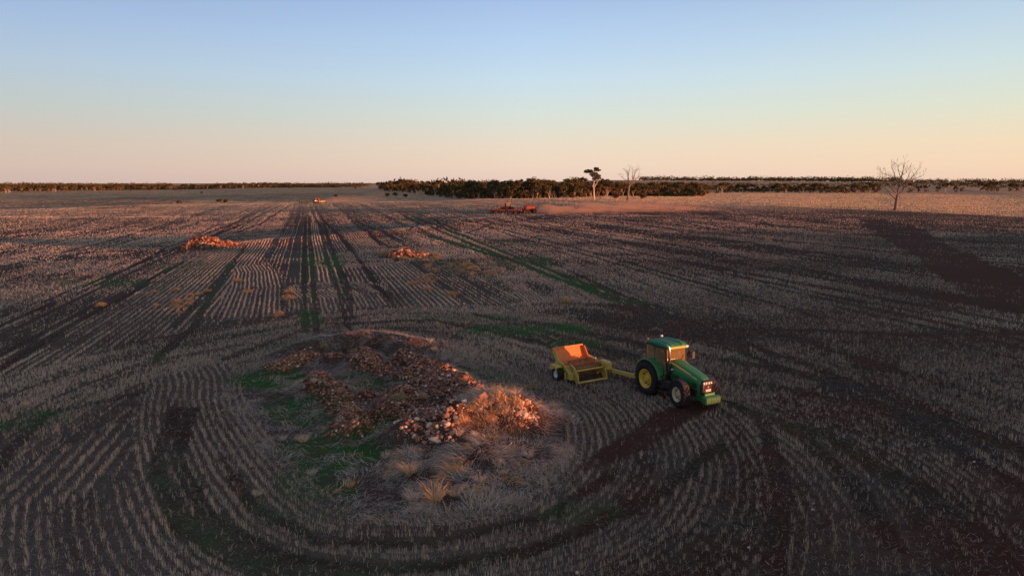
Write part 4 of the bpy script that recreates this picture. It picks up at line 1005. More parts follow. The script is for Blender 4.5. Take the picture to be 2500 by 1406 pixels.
    MB().lathe([(.001, .13), (.05, .12), (.06, 0)], 12, (-.5, -.72, 3.0), 'z').build('beacon', M['orange'], rf_)
    MB().tube([(.6, .66, 3.0), (.6, .70, 3.75)], .012, 5).tube([(-.2, -.6, 3.05), (-.2, -.6, 3.4)], .01, 5).build('aerial', M['dark'], rf_)
    # exhaust, mirrors, air intake
    MB().tube([(1.3, -.62, 1.2), (1.3, -.62, 2.05)], .095, 12).build('muffler', M['black'], T)
    MB().tube([(1.3, -.62, 2.02), (1.3, -.62, 2.8), (1.27, -.66, 2.96), (1.2, -.74, 3.02)], .062, 12).build('exhaust_pipe', M['chrome'], T)
    MB().tube([(1.05, .74, 2.6), (1.2, 1.05, 2.62), (1.2, 1.1, 1.9), (1.15, .8, 1.85)], .018, 6).build('mirror_arm', M['black'], T)
    MB().box((1.22, 1.14, 2.3), (.05, .2, .42), bev=.02).build('mirror', M['black'], T)
    MB().tube([(1.05, -.74, 2.7), (1.15, -1.2, 2.72)], .018, 6).build('mirror_arm', M['black'], T)
    MB().lathe([(.001, .05), (.06, .04), (.075, 0), (.06, -.06)], 14, (1.36, .98, 1.6), 'x').build('side_lamp', M['lens'], T)
    MB().tube([(1.05, .7, 1.6), (1.33, .98, 1.6)], .02, 6).build('lamp_bracket', M['black'], T)
    # inside
    MB().box((.0, 0, 1.7), (.5, .5, .16), bev=.05).box((-.25, 0, 2.05), (.14, .48, .62), (0, -.15, 0), bev=.05).build('seat', M['black'], T)
    w = MB(); w.tube([(.62 + .17 * cos(a) * .6, .19 * sin(a), 2.0 + .17 * cos(a) * .8) for a in np.linspace(0, 2 * pi, 13)], .016, 6, False).tube([(.62, 0, 2.0), (.85, 0, 1.5)], .035, 8).build('steering_wheel', M['black'], T)
    MB().box((.95, 0, 1.6), (.18, .5, .35), bev=.06).box((.35, -.45, 1.85), (.5, .16, .3), bev=.04).build('dashboard', M['dark'], T)
    MB().tube([(1.165, -.05, 1.45), (1.12, .42, 2.15)], .012, 5).tube([(1.13, .2, 1.8), (1.11, .5, 2.35)], .02, 5).build('wiper', M['black'], T)
    MB().box((1.45, -.5, 1.72), (.1, .14, .08), bev=.02).build('filter_cap', M['white'], T)
    # rear linkage and drawbar
    b = MB()
    for s in (-1, 1): b.tube([(-.4, s * .35, .9), (-1.15, s * .45, .6)], .04, 6).tube([(-.45, s * .4, 1.5), (-.95, s * .45, 1.35), (-1.0, s * .45, .65)], .035, 6)
    b.box((-.9, 0, .5), (1.0, .16, .07)); b.build('rear_linkage', M['dark'], T)
    for s in (-1, 1):
        m = MB(); m.tube([(1.12, s * .84, 1.35), (1.1, s * .9, 1.9), (1.08, s * .84, 2.3)], .016, 5).build('handrail', M['black'], T)
        MB().tube([(-.5, s * .2, 1.3), (-1.0, s * .25, 1.05), (-1.35, s * .1, .75)], .022, 5).build('hydraulic_hose', M['black'], T)
    m = MB()
    for k in range(5): m.box((-.55 + k * .02, -.5 + k * .25, 1.52), (.1, .12, .1))
    m.build('hose_couplers', M['dark'], T)
    MB().box((-.62, 0, 1.25), (.3, .7, .4), bev=.05).build('rear_housing', M['dark'], T)
    MB().box((.35, -.86, 1.28), (.7, .22, .1), bev=.03).box((.1, -.9, 1.1), (.2, .1, .3), bev=.02).build('battery_box', M['black'], T)
    q = lambda x: x if x < 1.1 else 1.1 + (x - 1.1) * .83
    for o in list(T.children):
        if o.name.startswith('wheel'): o.location.x = q(o.location.x) if o.location.x < 1.1 else o.location.x * .87; continue
        dx = (2.95 * .87 - q(2.95)) if o.name.startswith('front_fender') else 0
        for e in [o] + list(o.children):
            for v in e.data.vertices: v.co.x = q(v.co.x) + dx
    return T, az, org
TR, taz, torg = make_tractor()

# ------------------------------------------------------------------ stone picker
def make_picker():
    az = R_(150); fwd = np.array([sin(az), cos(az)]); rt = np.array([sin(az + pi / 2), cos(az + pi / 2)])
    c0 = P(1360, 919); org = c0 - rt * 1.58                    # axle centre; right wheel contact is at y = -1.58
    T = empty('stone_picker', (org[0], org[1], H1(*org)), pi / 2 - az, 'yellow towed stone picker with its tipping bin, coloured sunlit orange, raised behind the green tractor', 'stone picker')
    for s in (-1, 1): wheel(T, 0, 1.58 * s, .47, .42, .22, M['white'], .06, 18, False, side=s, lug=.012)
    Y0, Y1 = -1.12, 1.05
    for y in (Y0, Y1):          # big pointed side plates of the pick-up
        MB().prism([(.55, .85), (.75, 1.18), (1.15, 1.12), (1.62, .62), (1.72, .18), (1.45, .10), (1.25, .25)], y - .03, y + .03).build('side_plate', M['pick_yellow'], T)
        MB().prism([(-.45, .45), (-.5, .9), (.1, 1.05), (.75, 1.0), (.9, .6), (.6, .42)], y - .05 + (.04 if y > 0 else -.04), y + .05 + (.04 if y > 0 else -.04)).build('frame_rail', M['pick_yellow'], T)
    MB().tube([(1.66, Y0, .18), (1.66, Y1, .18)], .075, 10).build('lower_bar', M['pick_yellow'], T)
    MB().tube([(1.36, Y0, .88), (1.36, Y1, .88)], .07, 10).build('upper_bar', M['pick_yellow'], T)
    MB().box((1.0, Y0 - .16, .5), (.4, .26, .5), bev=.04).box((.8, Y0 - .18, .75), (.5, .14, .2), bev=.03).box((.55, Y0 - .2, .4), (.2, .2, .45), bev=.03).build('drive_box', M['pick_yellow'], T)
    MB().tube([(.2, Y0 - .2, .5), (1.2, Y0 - .2, .62)], .035, 6).tube([(.1, Y0 - .12, .95), (-.6, Y0 - .1, 1.15)], .04, 8).build('hydraulic_ram', M['dark'], T)
    MB().box((1.1, Y1 + .28, .92), (.95, .46, .62), bev=.12).build('drive_housing', M['pick_yellow'], T)
    # comb of steel teeth under the bar and the grate that carries stones up
    m = MB()
    for k in range(24):
        y = Y0 + .08 + k * (Y1 - Y0 - .16) / 23
        m.tube([(1.75, y, .12), (1.35, y, .2), (1.0, y, .42), (.75, y, .72)], [.012, .022, .024, .02], 5)
    m.build('lifting_teeth', M['dark'], T)
    m = MB(); m.tube([(1.0, Y0, .95), (1.0, Y1, .95)], .12, 12)
    rl = m.build('reel', M['tine'], T)
    m = MB()
    for k in range(26):
        y = Y0 + .1 + k * (Y1 - Y0 - .2) / 25
        for j in range(4):
            a = j * pi / 2 + .5 * (k % 2) + .6
            m.tube([(1.0 + .1 * cos(a), y, .95 + .1 * sin(a)), (1.0 + .33 * cos(a + .1), y, .95 + .33 * sin(a + .1)), (1.0 + .46 * cos(a + .35), y, .95 + .46 * sin(a + .35))], [.02, .017, .01], 5)
    m.build('reel_teeth', M['tine'], rl)
    m = MB()
    for k in range(22):
        y = Y0 + .15 + k * (Y1 - Y0 - .3) / 21
        m.tube([(.75, y, .78), (.45, y, 1.12), (.2, y, 1.28), (.05, y, 1.24)], .02, 5)
    m.build('grate', M['rust'], T)
    # tipping bin: floor, back, flared sides and lip
    X0, X1 = Y0 - .08, Y1 + .02
    b = MB()
    prof = [(.55, .62), (.0, .66), (-.5, .86), (-.92, 1.32), (-1.22, 1.84)]
    v = []
    for x, z in prof: v += [(x, X0, z), (x, X1, z), (x - .045, X1, z - .03), (x - .045, X0, z - .03)]
    b.add(v, [(k * 4 + j, k * 4 + (j + 1) % 4, k * 4 + 4 + (j + 1) % 4, k * 4 + 4 + j) for k in range(4) for j in range(4)] + [(0, 1, 2, 3), (16, 17, 18, 19)])
    bin_ = b.build('bin', M['orange'], T)  # orange bin parts are yellow paint with the low sun coloured in
    for y in (X0, X1):
        s = -1 if y < 0 else 1
        MB().prism([(-1.22, 1.84), (-.92, 1.32), (-.5, .86), (.0, .66), (.4, .62), (.38, .88), (-.05, 1.08), (-.5, 1.28), (-.92, 1.86)], y + s * .005, y + s * .05).build('bin_side', M['orange'] if y > 0 else M['pick_yellow'], bin_)
    MB().box((-1.2, (X0 + X1) / 2, 1.86), (.09, X1 - X0 + .14, .12), bev=.02).build('bin_lip', M['orange'], bin_)
    MB().box((-.78, (X0 + X1) / 2, 1.0), (.1, X1 - X0, .12), (0, .7, 0)).box((-1.12, (X0 + X1) / 2, 1.5), (.08, X1 - X0, .08), (0, .5, 0)).build('bin_rib', M['pick_yellow'], bin_)
    # chassis, axle, lift arms
    m = MB(); m.tube([(0, -1.5, .5), (0, 1.5, .5)], .07, 8).box((-.5, 0, .6), (.14, 2.4, .16)).box((.7, 0, .35), (.12, 2.2, .12))
    m.build('axle_beam', M['pick_yellow'], T)
    for s in (-1, 1):
        m = MB(); m.box((-.25, s * 1.26, 1.12), (.9, .14, .12), (0, .14, 0)).box((.32, s * 1.26, .95), (.7, .1, .14), (0, .65, 0)).box((-.55, s * 1.26, .85), (.22, .16, .5))
        m.build('lift_arm', M['pick_yellow'], T)
    MB().prism([(.28, .5), (.05, 1.0), (-.5, 1.06), (-.62, .72), (-.4, .7), (0, .9)], -1.84, -1.34).build('mudguard', M['pick_yellow'], T)
    for s in (-1, 1):
        MB().tube([(.9, s * 1.1, .6), (1.15, s * 1.16, .95), (.6, s * 1.2, 1.15), (-.2, s * 1.25, 1.1), (-.5, s * 1.2, .8)], .022, 5).build('hydraulic_hose', M['black'], T)
    m = MB()
    for k in range(5): m.box((-.4 - .0 * k, X0 + .25 + k * (X1 - X0 - .5) / 4, .98), (.02, .05, .5), (0, .75, 0))
    m.build('bin_stiffener', M['rust'], bin_)
    m = MB()
    for k in range(7):
        a = k / 6; m.lathe([(.001, -.02), (.03, -.02), (.03, .02)], 6, (.8 + .75 * a, Y0 - .045, .95 - .6 * a))
    m.build('bolts', M['dark'], T)
    MB().box((-.62, -1.25, .75), (.03, .22, .14)).build('rear_reflector', M['red'], T)
    # drawbar from the left front corner across to the tractor hitch
    hitch = torg + np.array([sin(taz), cos(taz)]) * -1.35; dlt = hitch - org
    T.scale = (.92, .96, .92); lx, ly = dlt @ fwd / .92, -(dlt @ rt) / .96
    m = MB(); sx_, sy_ = 1.05, Y1 + .4
    d = np.array([lx - sx_, ly - sy_, 0]); L = np.linalg.norm(d); d /= L; q = np.array([-d[1], d[0], 0]) * .065
    v = []
    for t in (0, L):
        c = np.array([sx_, sy_, .62 - .1 * (t > 0)]) + d * t
        v += [tuple(c - q + np.array([0, 0, -.12])), tuple(c + q + np.array([0, 0, -.12])), tuple(c + q + np.array([0, 0, .12])), tuple(c - q + np.array([0, 0, .12]))]
    m.add(v, [(0, 1, 2, 3), (7, 6, 5, 4), (0, 4, 5, 1), (1, 5, 6, 2), (2, 6, 7, 3), (3, 7, 4, 0)]); m.build('drawbar', M['pick_yellow'], T)
    MB().tube([(sx_, sy_, .78), (sx_ + d[0] * L * .5, sy_ + d[1] * L * .5, .8), (lx, ly, .9)], .02, 5).build('hydraulic_hose', M['black'], T)
make_picker()

# ------------------------------------------------------------------ distant seeding rigs
def cart_wheel(p, x, y, R, w): 
    b = MB(); b.lathe([(R * .45, -w / 2), (R * .95, -w / 2), (R, -w * .3), (R, w * .3), (R * .95, w / 2), (R * .45, w / 2)], 20)
    t = b.build('wheel', M['rubber'], p, (x, y, R)); MB().lathe([(.001, -w * .3), (R * .46, -w * .3), (R * .46, w * .3), (.001, w * .3)], 14).build('rim', M['red'], t); return t
def big_tractor(g, az, label, lights=False):
    T = empty('seeding_tractor', (g[0], g[1], H1(*g)), pi / 2 - az, label, 'tractor')
    for x in (-1.5, 1.9):
        for s in (-1, 1): cart_wheel(T, x, s * 1.25, 1.0, .8)
    MB().loft([[(1.0, -.6, 1.2), (1.0, -.55, 2.4), (1.0, .55, 2.4), (1.0, .6, 1.2)], [(3.4, -.55, 1.1), (3.4, -.45, 2.1), (3.4, .45, 2.1), (3.4, .55, 1.1)]]).build('hood', M['red'], T)
    MB().box((0, 0, 1.2), (5.2, .9, .6), bev=.08).build('chassis', M['dark'], T)
    MB().box((-1.8, 0, 1.7), (2.0, 1.2, .5), bev=.08).build('rear_deck', M['red'], T)
    cf = MB()
    for a, b in (((.9, -.8), (.85, -.85)), ((.9, .8), (.85, .85)), ((-.9, -.8), (-.9, -.85)), ((-.9, .8), (-.9, .85))): cf.tube([(a[0], a[1], 1.7), (b[0], b[1], 3.4)], .09, 6)
    cf.build('cab_frame', M['black'], T)
    MB().box((0, 0, 2.6), (1.7, 1.6, 1.5)).build('cab_glass', M['glass'], T)
    MB().box((0, 0, 2.0), (1.75, 1.66, .5), bev=.05).build('cab_base', M['black'], T)
    MB().box((0, 0, 3.5), (2.1, 1.9, .22), bev=.08).build('cab_roof', M['orange'] if not lights else M['red'], T)
    MB().tube([(1.1, -.75, 2.2), (1.1, -.75, 3.6)], .08, 8).build('exhaust_pipe', M['dark'], T)
    MB().tube([(1.0, .9, 2.0), (1.0, .9, 3.3)], .1, 8).build('air_intake', M['black'], T)
    for s in (-1, 1):
        MB().lathe([(.001, .1), (.09, .05), (.12, -.05)], 12, (3.42, s * .5, 1.75), 'x').build('headlight', M['headlight'] if lights else M['lens'], T)
    return T
def air_cart(g, az, label, tall=3.3):
    T = empty('air_cart', (g[0], g[1], H1(*g)), pi / 2 - az, label, 'air seeder cart')
    for x, R in ((-2.0, .95), (2.0, .8)):
        for s in (-1, 1): cart_wheel(T, x, s * 1.35, R, .7)
    secs = []
    for x, zt, zb, w in ((-2.1, 2.5, 1.5, .8), (-1.6, 3.0, 1.1, 1.25), (1.0, 3.1, 1.0, 1.3), (1.6, 2.9, 1.3, 1.1), (2.0, 2.4, 1.6, .8)):
        secs.append([(x, -w * .4, zb), (x, -w, (zt + zb) / 2 - .2), (x, -w, zt - .4), (x, -w * .6, zt), (x, w * .6, zt), (x, w, zt - .4), (x, w, (zt + zb) / 2 - .2), (x, w * .4, zb)])
    MB().loft(secs).build('hopper', M['red'], T)
    MB().lathe([(.4, 0), (.4, .12), (.001, .16)], 14, (-.8, 0, 3.05), 'z').lathe([(.4, 0), (.4, .12), (.001, .16)], 14, (.6, 0, 3.1), 'z').build('hopper_lid', M['rust'], T)
    m = MB(); m.box((0, 0, .9), (6.2, .35, .25)).tube([(2.0, -1.3, .8), (2.0, 1.3, .8)], .1, 8).tube([(-2.0, -1.3, .9), (-2.0, 1.3, .9)], .12, 8); m.build('chassis', M['red'], T)
    m = MB()
    for s in (-1, 1): m.tube([(-2.3, s * .9, 2.9), (-1.6, s * 1.2, 3.7), (1.6, s * 1.2, 3.7)], .04, 5)
    for x in (-1.6, 0, 1.6): m.tube([(x, -1.2, 3.0), (x, -1.2, 3.7), (x, 1.2, 3.7), (x, 1.2, 3.0)], .035, 5)
    m.build('guard_rail', M['red'], T)
    m = MB(); m.tube([(-2.2, -.5, 1.0), (-3.4, -.3, 2.6), (-2.6, 0, 3.9)], .14, 8); m.build('auger', M['red'], T)
    return T
def seed_bar(g, az, w, label, mat='rust', tall=1.0):
    T = empty('seeder_bar', (g[0], g[1], H1(*g)), pi / 2 - az, label, 'air seeder bar'); T.scale = (1, 1, tall)
    m = MB()
    for x in (-1.3, 0, 1.3): m.tube([(x, -w / 2, 1.0), (x, w / 2, 1.0)], .17, 6)
    for y in np.linspace(-w / 2, w / 2, 9): m.tube([(-1.4, y, 1.0), (1.4, y, 1.0)], .08, 6)
    m.build('frame', M[mat], T)
    m = MB()
    for k in range(int(w / .3)):
        y = -w / 2 + .15 + k * .3; x = (-1.3, 0, 1.3)[k % 3]; m.tube([(x, y, 1.0), (x - .25, y, .55), (x - .1, y, .02)], .045, 4)
    m.build('tines', M['dark'], T)
    for y in (-w / 2 + .3, -w / 2 + 1.4, -w / 5, w / 5, w / 2 - .3):
        for x in (1.9, -1.9): cart_wheel(T, x, y, .62, .4)
    m = MB()
    for s in (-1, 1): m.box((0, s * w * .26, 1.35), (.5, w * .42, .4), (s * .03, 0, 0)).tube([(0, s * w * .14, 1.1), (0, s * w * .2, 1.9), (0, s * w * .34, 1.1)], .08, 6)
    m.build('wing_brace', M[mat], T)
    m = MB(); m.tube([(0, 0, 1.1), (0, 0, 2.3)], .16, 8)
    for k in range(7): y = (k - 3) * w / 7.5; m.tube([(0, 0, 2.2), (-.2, y * .5, 2.0), (-.3, y, 1.1)], .04, 4)
    m.build('seed_hoses', M['black'], T); return T
ra = azpx(1250) - R_(100)
big_tractor(G(1240, 517), ra, 'red and black articulated tractor pulling the red seeding rig across the middle distance')
air_cart(G(1291, 521), ra, 'big red air cart on black wheels at the rear of the dusty seeding rig')
seed_bar(G(1237, 522), R_(10), 12.4, 'wide low seeder bar with rows of tines in front of the dusty red seeding rig', 'red', 1.15)
rb = R_(180) + azpx(770)
tb = G(772, 497)
big_tractor(tb, rb, 'far off tractor driving towards the camera with two headlights on', True)
ab = tb + np.array([sin(azpx(770)), cos(azpx(770))]) * 9 + np.array([1.2, 0])
air_cart(ab, rb, 'orange red air cart close behind the tractor with headlights on')
seed_bar(tb + np.array([sin(azpx(770)), cos(azpx(770))]) * 6 + np.array([-2, 0]), rb, 17, 'yellow green implement bar spread out beside the tractor with headlights on', 'pick_yellow')

# ------------------------------------------------------------------ trees
def leafquads(c, n, rad, size, r_, flat=.6):
    """n leaf-clump faces spread through each clump"""
    k = len(c); u = r_.normal(size=(k, n, 3)); u /= np.linalg.norm(u, axis=2)[..., None]; rr = r_.uniform(.3, 1, (k, n, 1)) ** .6
    p = c[:, None] + u * rr * np.array(rad).reshape(-1, 1, 1) * np.array([1, 1, flat]); p = p.reshape(-1, 3); m = len(p)
    a = r_.normal(size=(m, 3)); a /= np.linalg.norm(a, axis=1)[:, None]; b = np.cross(a, r_.normal(size=(m, 3))); b /= np.linalg.norm(b, axis=1)[:, None]
    s = r_.uniform(.6, 1.3, (m, 1)) * size
    V = np.stack([p - a * s - b * s * .35, p + a * s - b * s * .45, p + a * s * .8 + b * s * .4, p - a * s + b * s * .5], 1)
    t = np.clip(r_.normal(.5, .22, m) + .2 * (np.repeat(r_.uniform(-1, 1, k), n)), 0, 1)
    return V.reshape(-1, 3), np.arange(m * 4).reshape(m, 4), np.repeat(t, 4)
def limb(m, p, d, L, r, depth, r_, tips, bend=.25, split=(2, 3), ang=.55, upw=.12, minr=.015):
    n = 4; pts = [np.array(p)]; rr = [r]; d = np.array(d) / np.linalg.norm(d)
    for k in range(n):
        d = d + r_.normal(0, bend, 3) * .35 + np.array([0, 0, upw]); d /= np.linalg.norm(d); pts.append(pts[-1] + d * L / n); rr.append(max(r * (1 - .45 * (k + 1) / n), minr))
    m.tube(pts, rr, 6 if r > .08 else 4, True)
    if depth == 0: tips.append(pts[-1]); return
    for j in range(r_.integers(split[0], split[1] + 1)):
        q = np.cross(d, r_.normal(size=3)); q /= np.linalg.norm(q); a = ang * r_.uniform(.5, 1.3)
        limb(m, pts[-1] if j < 2 else pts[-2], d * cos(a) + q * sin(a), L * r_.uniform(.6, .9), rr[-1] * .82, depth - 1, r_, tips, bend, split, ang, upw, minr)
def gum(seed, h, trunk=.35, depth=3, rad=.12, nleaf=34, leaf=.34, bushy=1.0, first=None, name='gum_tree', mat='leaf'):
    r_ = np.random.default_rng(seed); m = MB(); tips = []; R0 = h * .026
    nst = r_.integers(1, 4) if first is None else first
    for k in range(nst):
        a = r_.uniform(0, 2 * pi); lean = .22 if nst > 1 else .05
        limb(m, (0, 0, -.2), (cos(a) * lean, sin(a) * lean, 1), h * trunk, R0 * (1.1 if nst == 1 else .8), depth, r_, tips, .22, (2, 3), .6, .10)
    T = empty(name, (0, 0, 0)); m.build('trunk', M['bark'], T)
    tp = np.array(tips); zt = tp[:, 2].max(); sc = h * .93 / zt
    for v in T.children[0].data.vertices: v.co *= sc
    tp = tp * sc; ex = tp[r_.integers(0, len(tp), int(len(tp) * .5 * bushy))] + r_.normal(0, h * .05, (int(len(tp) * .5 * bushy), 3)); tp = np.concatenate([tp, ex])
    tp = tp[tp[:, 2] > h * .3]
    V, Fq, Tt = leafquads(tp, nleaf, r_.uniform(h * rad * .6, h * rad * 1.25, len(tp)), leaf, r_, .55)
    npmesh('crown', V, Fq, M[mat], T, Tt); return T
def place(T, g, s, rz, label, cat='tree', group=None, sink=0):
    T.location = (g[0], g[1], H1(*g) - sink); T.scale = (s * random.uniform(.9, 1.12), s * random.uniform(.9, 1.12), s); T.rotation_euler = (0, 0, rz)
    if 'group' in T.keys(): del T['group']
    return tag(T, label, cat, group)
def traced(name, limbs, zoom, base, g, label, cat, mat, seed, twigs=True, clumps=None, rz=0, depth=2):
    """limbs: (points as x, height in drawing units, r0, r1); depth offsets make it a real three dimensional tree"""
    r_ = np.random.default_rng(seed); T = empty(name, (g[0], g[1], H1(*g)), rz, label, cat); tips = []; sc = float(g[1]) / F / zoom * (.94 if zoom > 5.9 else 1)
    for li, (pts, r0, r1) in enumerate(limbs):
        m = MB(); n = len(pts); dy = 0 if li == 0 else r_.uniform(-1, 1); P3 = []
        for k, (a, b) in enumerate(pts):
            X, Z = (a - base[0]) * sc, (base[1] - b) * sc; P3.append(np.array([X, dy * (k / max(n - 1, 1)) * abs(X) * .9 + r_.normal(0, .1) * (k > 0), Z - (.3 if li == 0 and k == 0 else 0)]))
        fine = []
        for k in range(n - 1):
            for u in (0, .5): fine.append(P3[k] * (1 - u) + P3[k + 1] * u + r_.normal(0, .10, 3) * (1 if (k or u) and li else 0))
        fine.append(P3[-1]); rr = np.linspace(r0, r1, len(fine)) * (1.35 if twigs else 1); m.tube(fine, rr, 7)
        if twigs:
            for k in range(2 if li else len(fine) // 2, len(fine)):
                for _ in range(2):
                    d = fine[k] - fine[k - 1]; d = d / (np.linalg.norm(d) + 1e-6) * .8 + r_.normal(0, .5, 3) + np.array([0, 0, .4])
                    limb(m, fine[k], d, r_.uniform(.8, 1.7), max(rr[k] * .5, .04), depth, r_, tips, .3, (2, 2), .5, .08, .026)
        m.build('trunk' if li == 0 else 'limb', M[mat], T)
    if clumps:
        c = np.array([((a - base[0]) * sc, r_.uniform(-.6, .6) * r * sc, (base[1] - b) * sc) for a, b, r in clumps]); R = np.array([r * sc for a, b, r in clumps])
        V, Fq, Tt = leafquads(c, 330, R * 1.2, .24, r_, .75); npmesh('crown', V, Fq, M['leaf'], T, Tt)
    return T
K = 1.0
traced('dead_tree', [([(617, 850), (630, 690), (640, 610), (650, 440), (680, 290), (700, 140)], .52, .06), ([(622, 690), (555, 620), (480, 510), (430, 460)], .16, .05),
   ([(632, 600), (540, 520), (490, 430), (430, 370), (350, 345)], .2, .04), ([(648, 440), (600, 380), (520, 240), (470, 190)], .18, .04), ([(648, 450), (560, 370), (470, 300), (420, 280)], .15, .04),
   ([(640, 610), (690, 560), (740, 450), (800, 330), (840, 210)], .22, .04), ([(700, 540), (760, 420), (850, 370), (950, 320)], .14, .035), ([(745, 440), (830, 300), (910, 240)], .14, .035), ([(625, 695), (680, 670), (688, 630)], .1, .04), ([(665, 360), (620, 230), (600, 170)], .12, .035), ([(675, 310), (740, 280), (770, 230)], .1, .035)],
   5.952, (617, 850), G(2185, 514), 'large leafless dead tree alone at the fence line on the right', 'dead tree', 'dead', 4)
traced('dead_tree', [([(1915, 495), (1922, 380), (1935, 290)], .55, .4), ([(1935, 290), (1915, 230), (1920, 150), (1935, 80)], .25, .05), ([(1930, 240), (1905, 150), (1880, 120)], .16, .05), ([(1935, 295), (1960, 260), (1985, 190), (2000, 130), (2020, 90)], .28, .05),
   ([(1930, 320), (1985, 260), (2030, 210), (2065, 155)], .25, .05), ([(1915, 240), (1860, 210), (1830, 180)], .12, .04), ([(1975, 210), (1965, 150), (1965, 100)], .14, .04)],
   5.435, (1915, 495), G(1532, 490), 'slender leafless dead tree between two round bushes near the wood', 'dead tree', 'dead', 9)
traced('gum_tree', [([(1472, 470), (1468, 360), (1463, 290), (1470, 240), (1480, 190)], .55, .25), ([(1466, 310), (1440, 285)], .2, .1), ([(1467, 320), (1490, 280), (1520, 235), (1530, 200)], .35, .12), ([(1472, 230), (1440, 160), (1380, 110)], .22, .08), ([(1480, 200), (1500, 140), (1520, 100)], .2, .08), ([(1480, 190), (1470, 120), (1490, 80)], .18, .06)],
   5.435, (1472, 470), G(1450, 487), 'tall gum with bare pale trunk and ragged crown alone before the wood', 'tree', 'bark', 5, False,
   [(1365, 108, 26), (1395, 100, 24), (1425, 105, 26), (1348, 112, 13), (1440, 145, 30), (1470, 165, 34), (1485, 70, 20), (1510, 72, 20), (1528, 95, 15), (1478, 95, 13), (1530, 165, 26), (1505, 195, 30), (1400, 110, 22), (1460, 130, 26), (1490, 150, 28), (1515, 85, 18), (1495, 90, 18), (1470, 205, 24), (1535, 195, 22), (1550, 90, 6), (1500, 130, 12)])
# gum prototypes for the wood
protos = []
for k in range(6):   # some lift their crowns clear of pale stems, others are leafy to the ground
    T = gum(40 + k, 13.5, .26 + .02 * (k % 3), 3, .125, 30, .42, 1.2)
    if k % 3 != 0:
        r_ = np.random.default_rng(k); n = 12; c = np.stack([r_.normal(0, 1.9, n), r_.normal(0, 1.9, n), r_.uniform(.8, 6.5, n)], 1)
        V, Fq, Tt = leafquads(c, 34, np.full(n, 1.9), .42, r_, .8); npmesh('lower_growth', V, Fq, M['leaf'], T, Tt * .8)
    protos.append(T)
used = [False] * 6
def wood_tree(g, s, label, group, sink=0):
    k = random.randrange(6); T = protos[k] if not used[k] else copy_tree(protos[k]); used[k] = True
    return place(T, g, s, random.uniform(0, 6.28), label, 'tree', group, sink)
def pol(px, r): a = azpx(px); return np.array([r * sin(a), r * cos(a)])
# front edge of the wood (pixel x, distance)
def edge_r(px): return float(np.interp(px, [930, 1000, 1080, 1150, 1250, 1400, 1550, 1700], [1000, 880, 700, 570, 505, 505, 560, 640]))
def pick(px, L): return [t for a, t in L if px >= a][-1]
def lab_front(px): return 'front row gum ' + pick(px, [(0, 'at the far left tip of the dark wood'), (1010, 'above the clump of bushes in the dip'), (1090, 'behind the small white tank'), (1190, 'behind the red seeding rig'), (1250, 'with white stems right of the red seeding rig'), (1330, 'just left of the small sparse shrub'), (1400, 'close behind the tall lone gum'), (1480, 'between the tall gum and the slender dead tree'), (1545, 'right of the slender dead tree'), (1610, 'at the right hand end of the wood')])
def lab_deep(px): return 'inner gum with its crown showing ' + pick(px, [(0, 'over the far left tip of the wood'), (1040, 'over the left part of the wood'), (1150, 'over the wood behind the white tank'), (1220, 'over the wood behind the red rig'), (1320, 'over the wood left of the tall gum'), (1430, 'behind the tall lone gum'), (1510, 'behind the slender dead tree'), (1590, 'over the right end of the wood')])
def lab_left(px): return 'far gum ' + pick(px, [(-99, 'at the left edge of the photo in the left tree line'), (120, 'left of centre in the left tree line'), (300, 'in the left tree line above the lone black bush'), (450, 'in the left tree line above the paired dark bushes'), (600, 'on the rise where the left tree line climbs'), (720, 'on the skyline above the far tractor'), (800, 'in the thin right hand end of the left tree line')])
i = 0
for px in np.linspace(935, 1680, 58):
    wood_tree(pol(px + random.uniform(-4, 4), edge_r(px) * random.uniform(1.0, 1.03)), random.uniform(.6, .95) * (1.0 if px < 1350 else .85), lab_front(px), 'gum trees at the front edge of the wood')
for row, (f1, n) in enumerate(((1.07, 62), (1.16, 62))):
    for px in np.linspace(930, 1690, n):
        wood_tree(pol(px + random.uniform(-6, 6), edge_r(px) * f1 * random.uniform(.98, 1.03)), random.uniform(.5, 1.15) * (1.0 + .05 * row) * (1.0 if px < 1380 else .82), lab_deep(px), 'gum trees deeper in the wood')
for px, f1, sc_ in ((985, 1.1, 1.35), (1000, 1.1, 1.25), (1070, 1.1, 1.3), (1105, 1.15, 1.35), (1130, 1.1, 1.25), (1150, 1.1, 1.3), (1205, 1.15, 1.3), (1265, 1.02, 1.12), (1300, 1.02, 1.15), (1330, 1.1, 1.05), (1395, 1.1, 1.15), (1415, 1.1, 1.2), (1478, 1.1, 1.15), (1655, 1.1, .95)):
    wood_tree(pol(px, edge_r(px) * f1), sc_ * .97, 'tall spreading gum standing above its neighbours ' + lab_deep(px).split('showing ')[1], 'gum trees deeper in the wood')
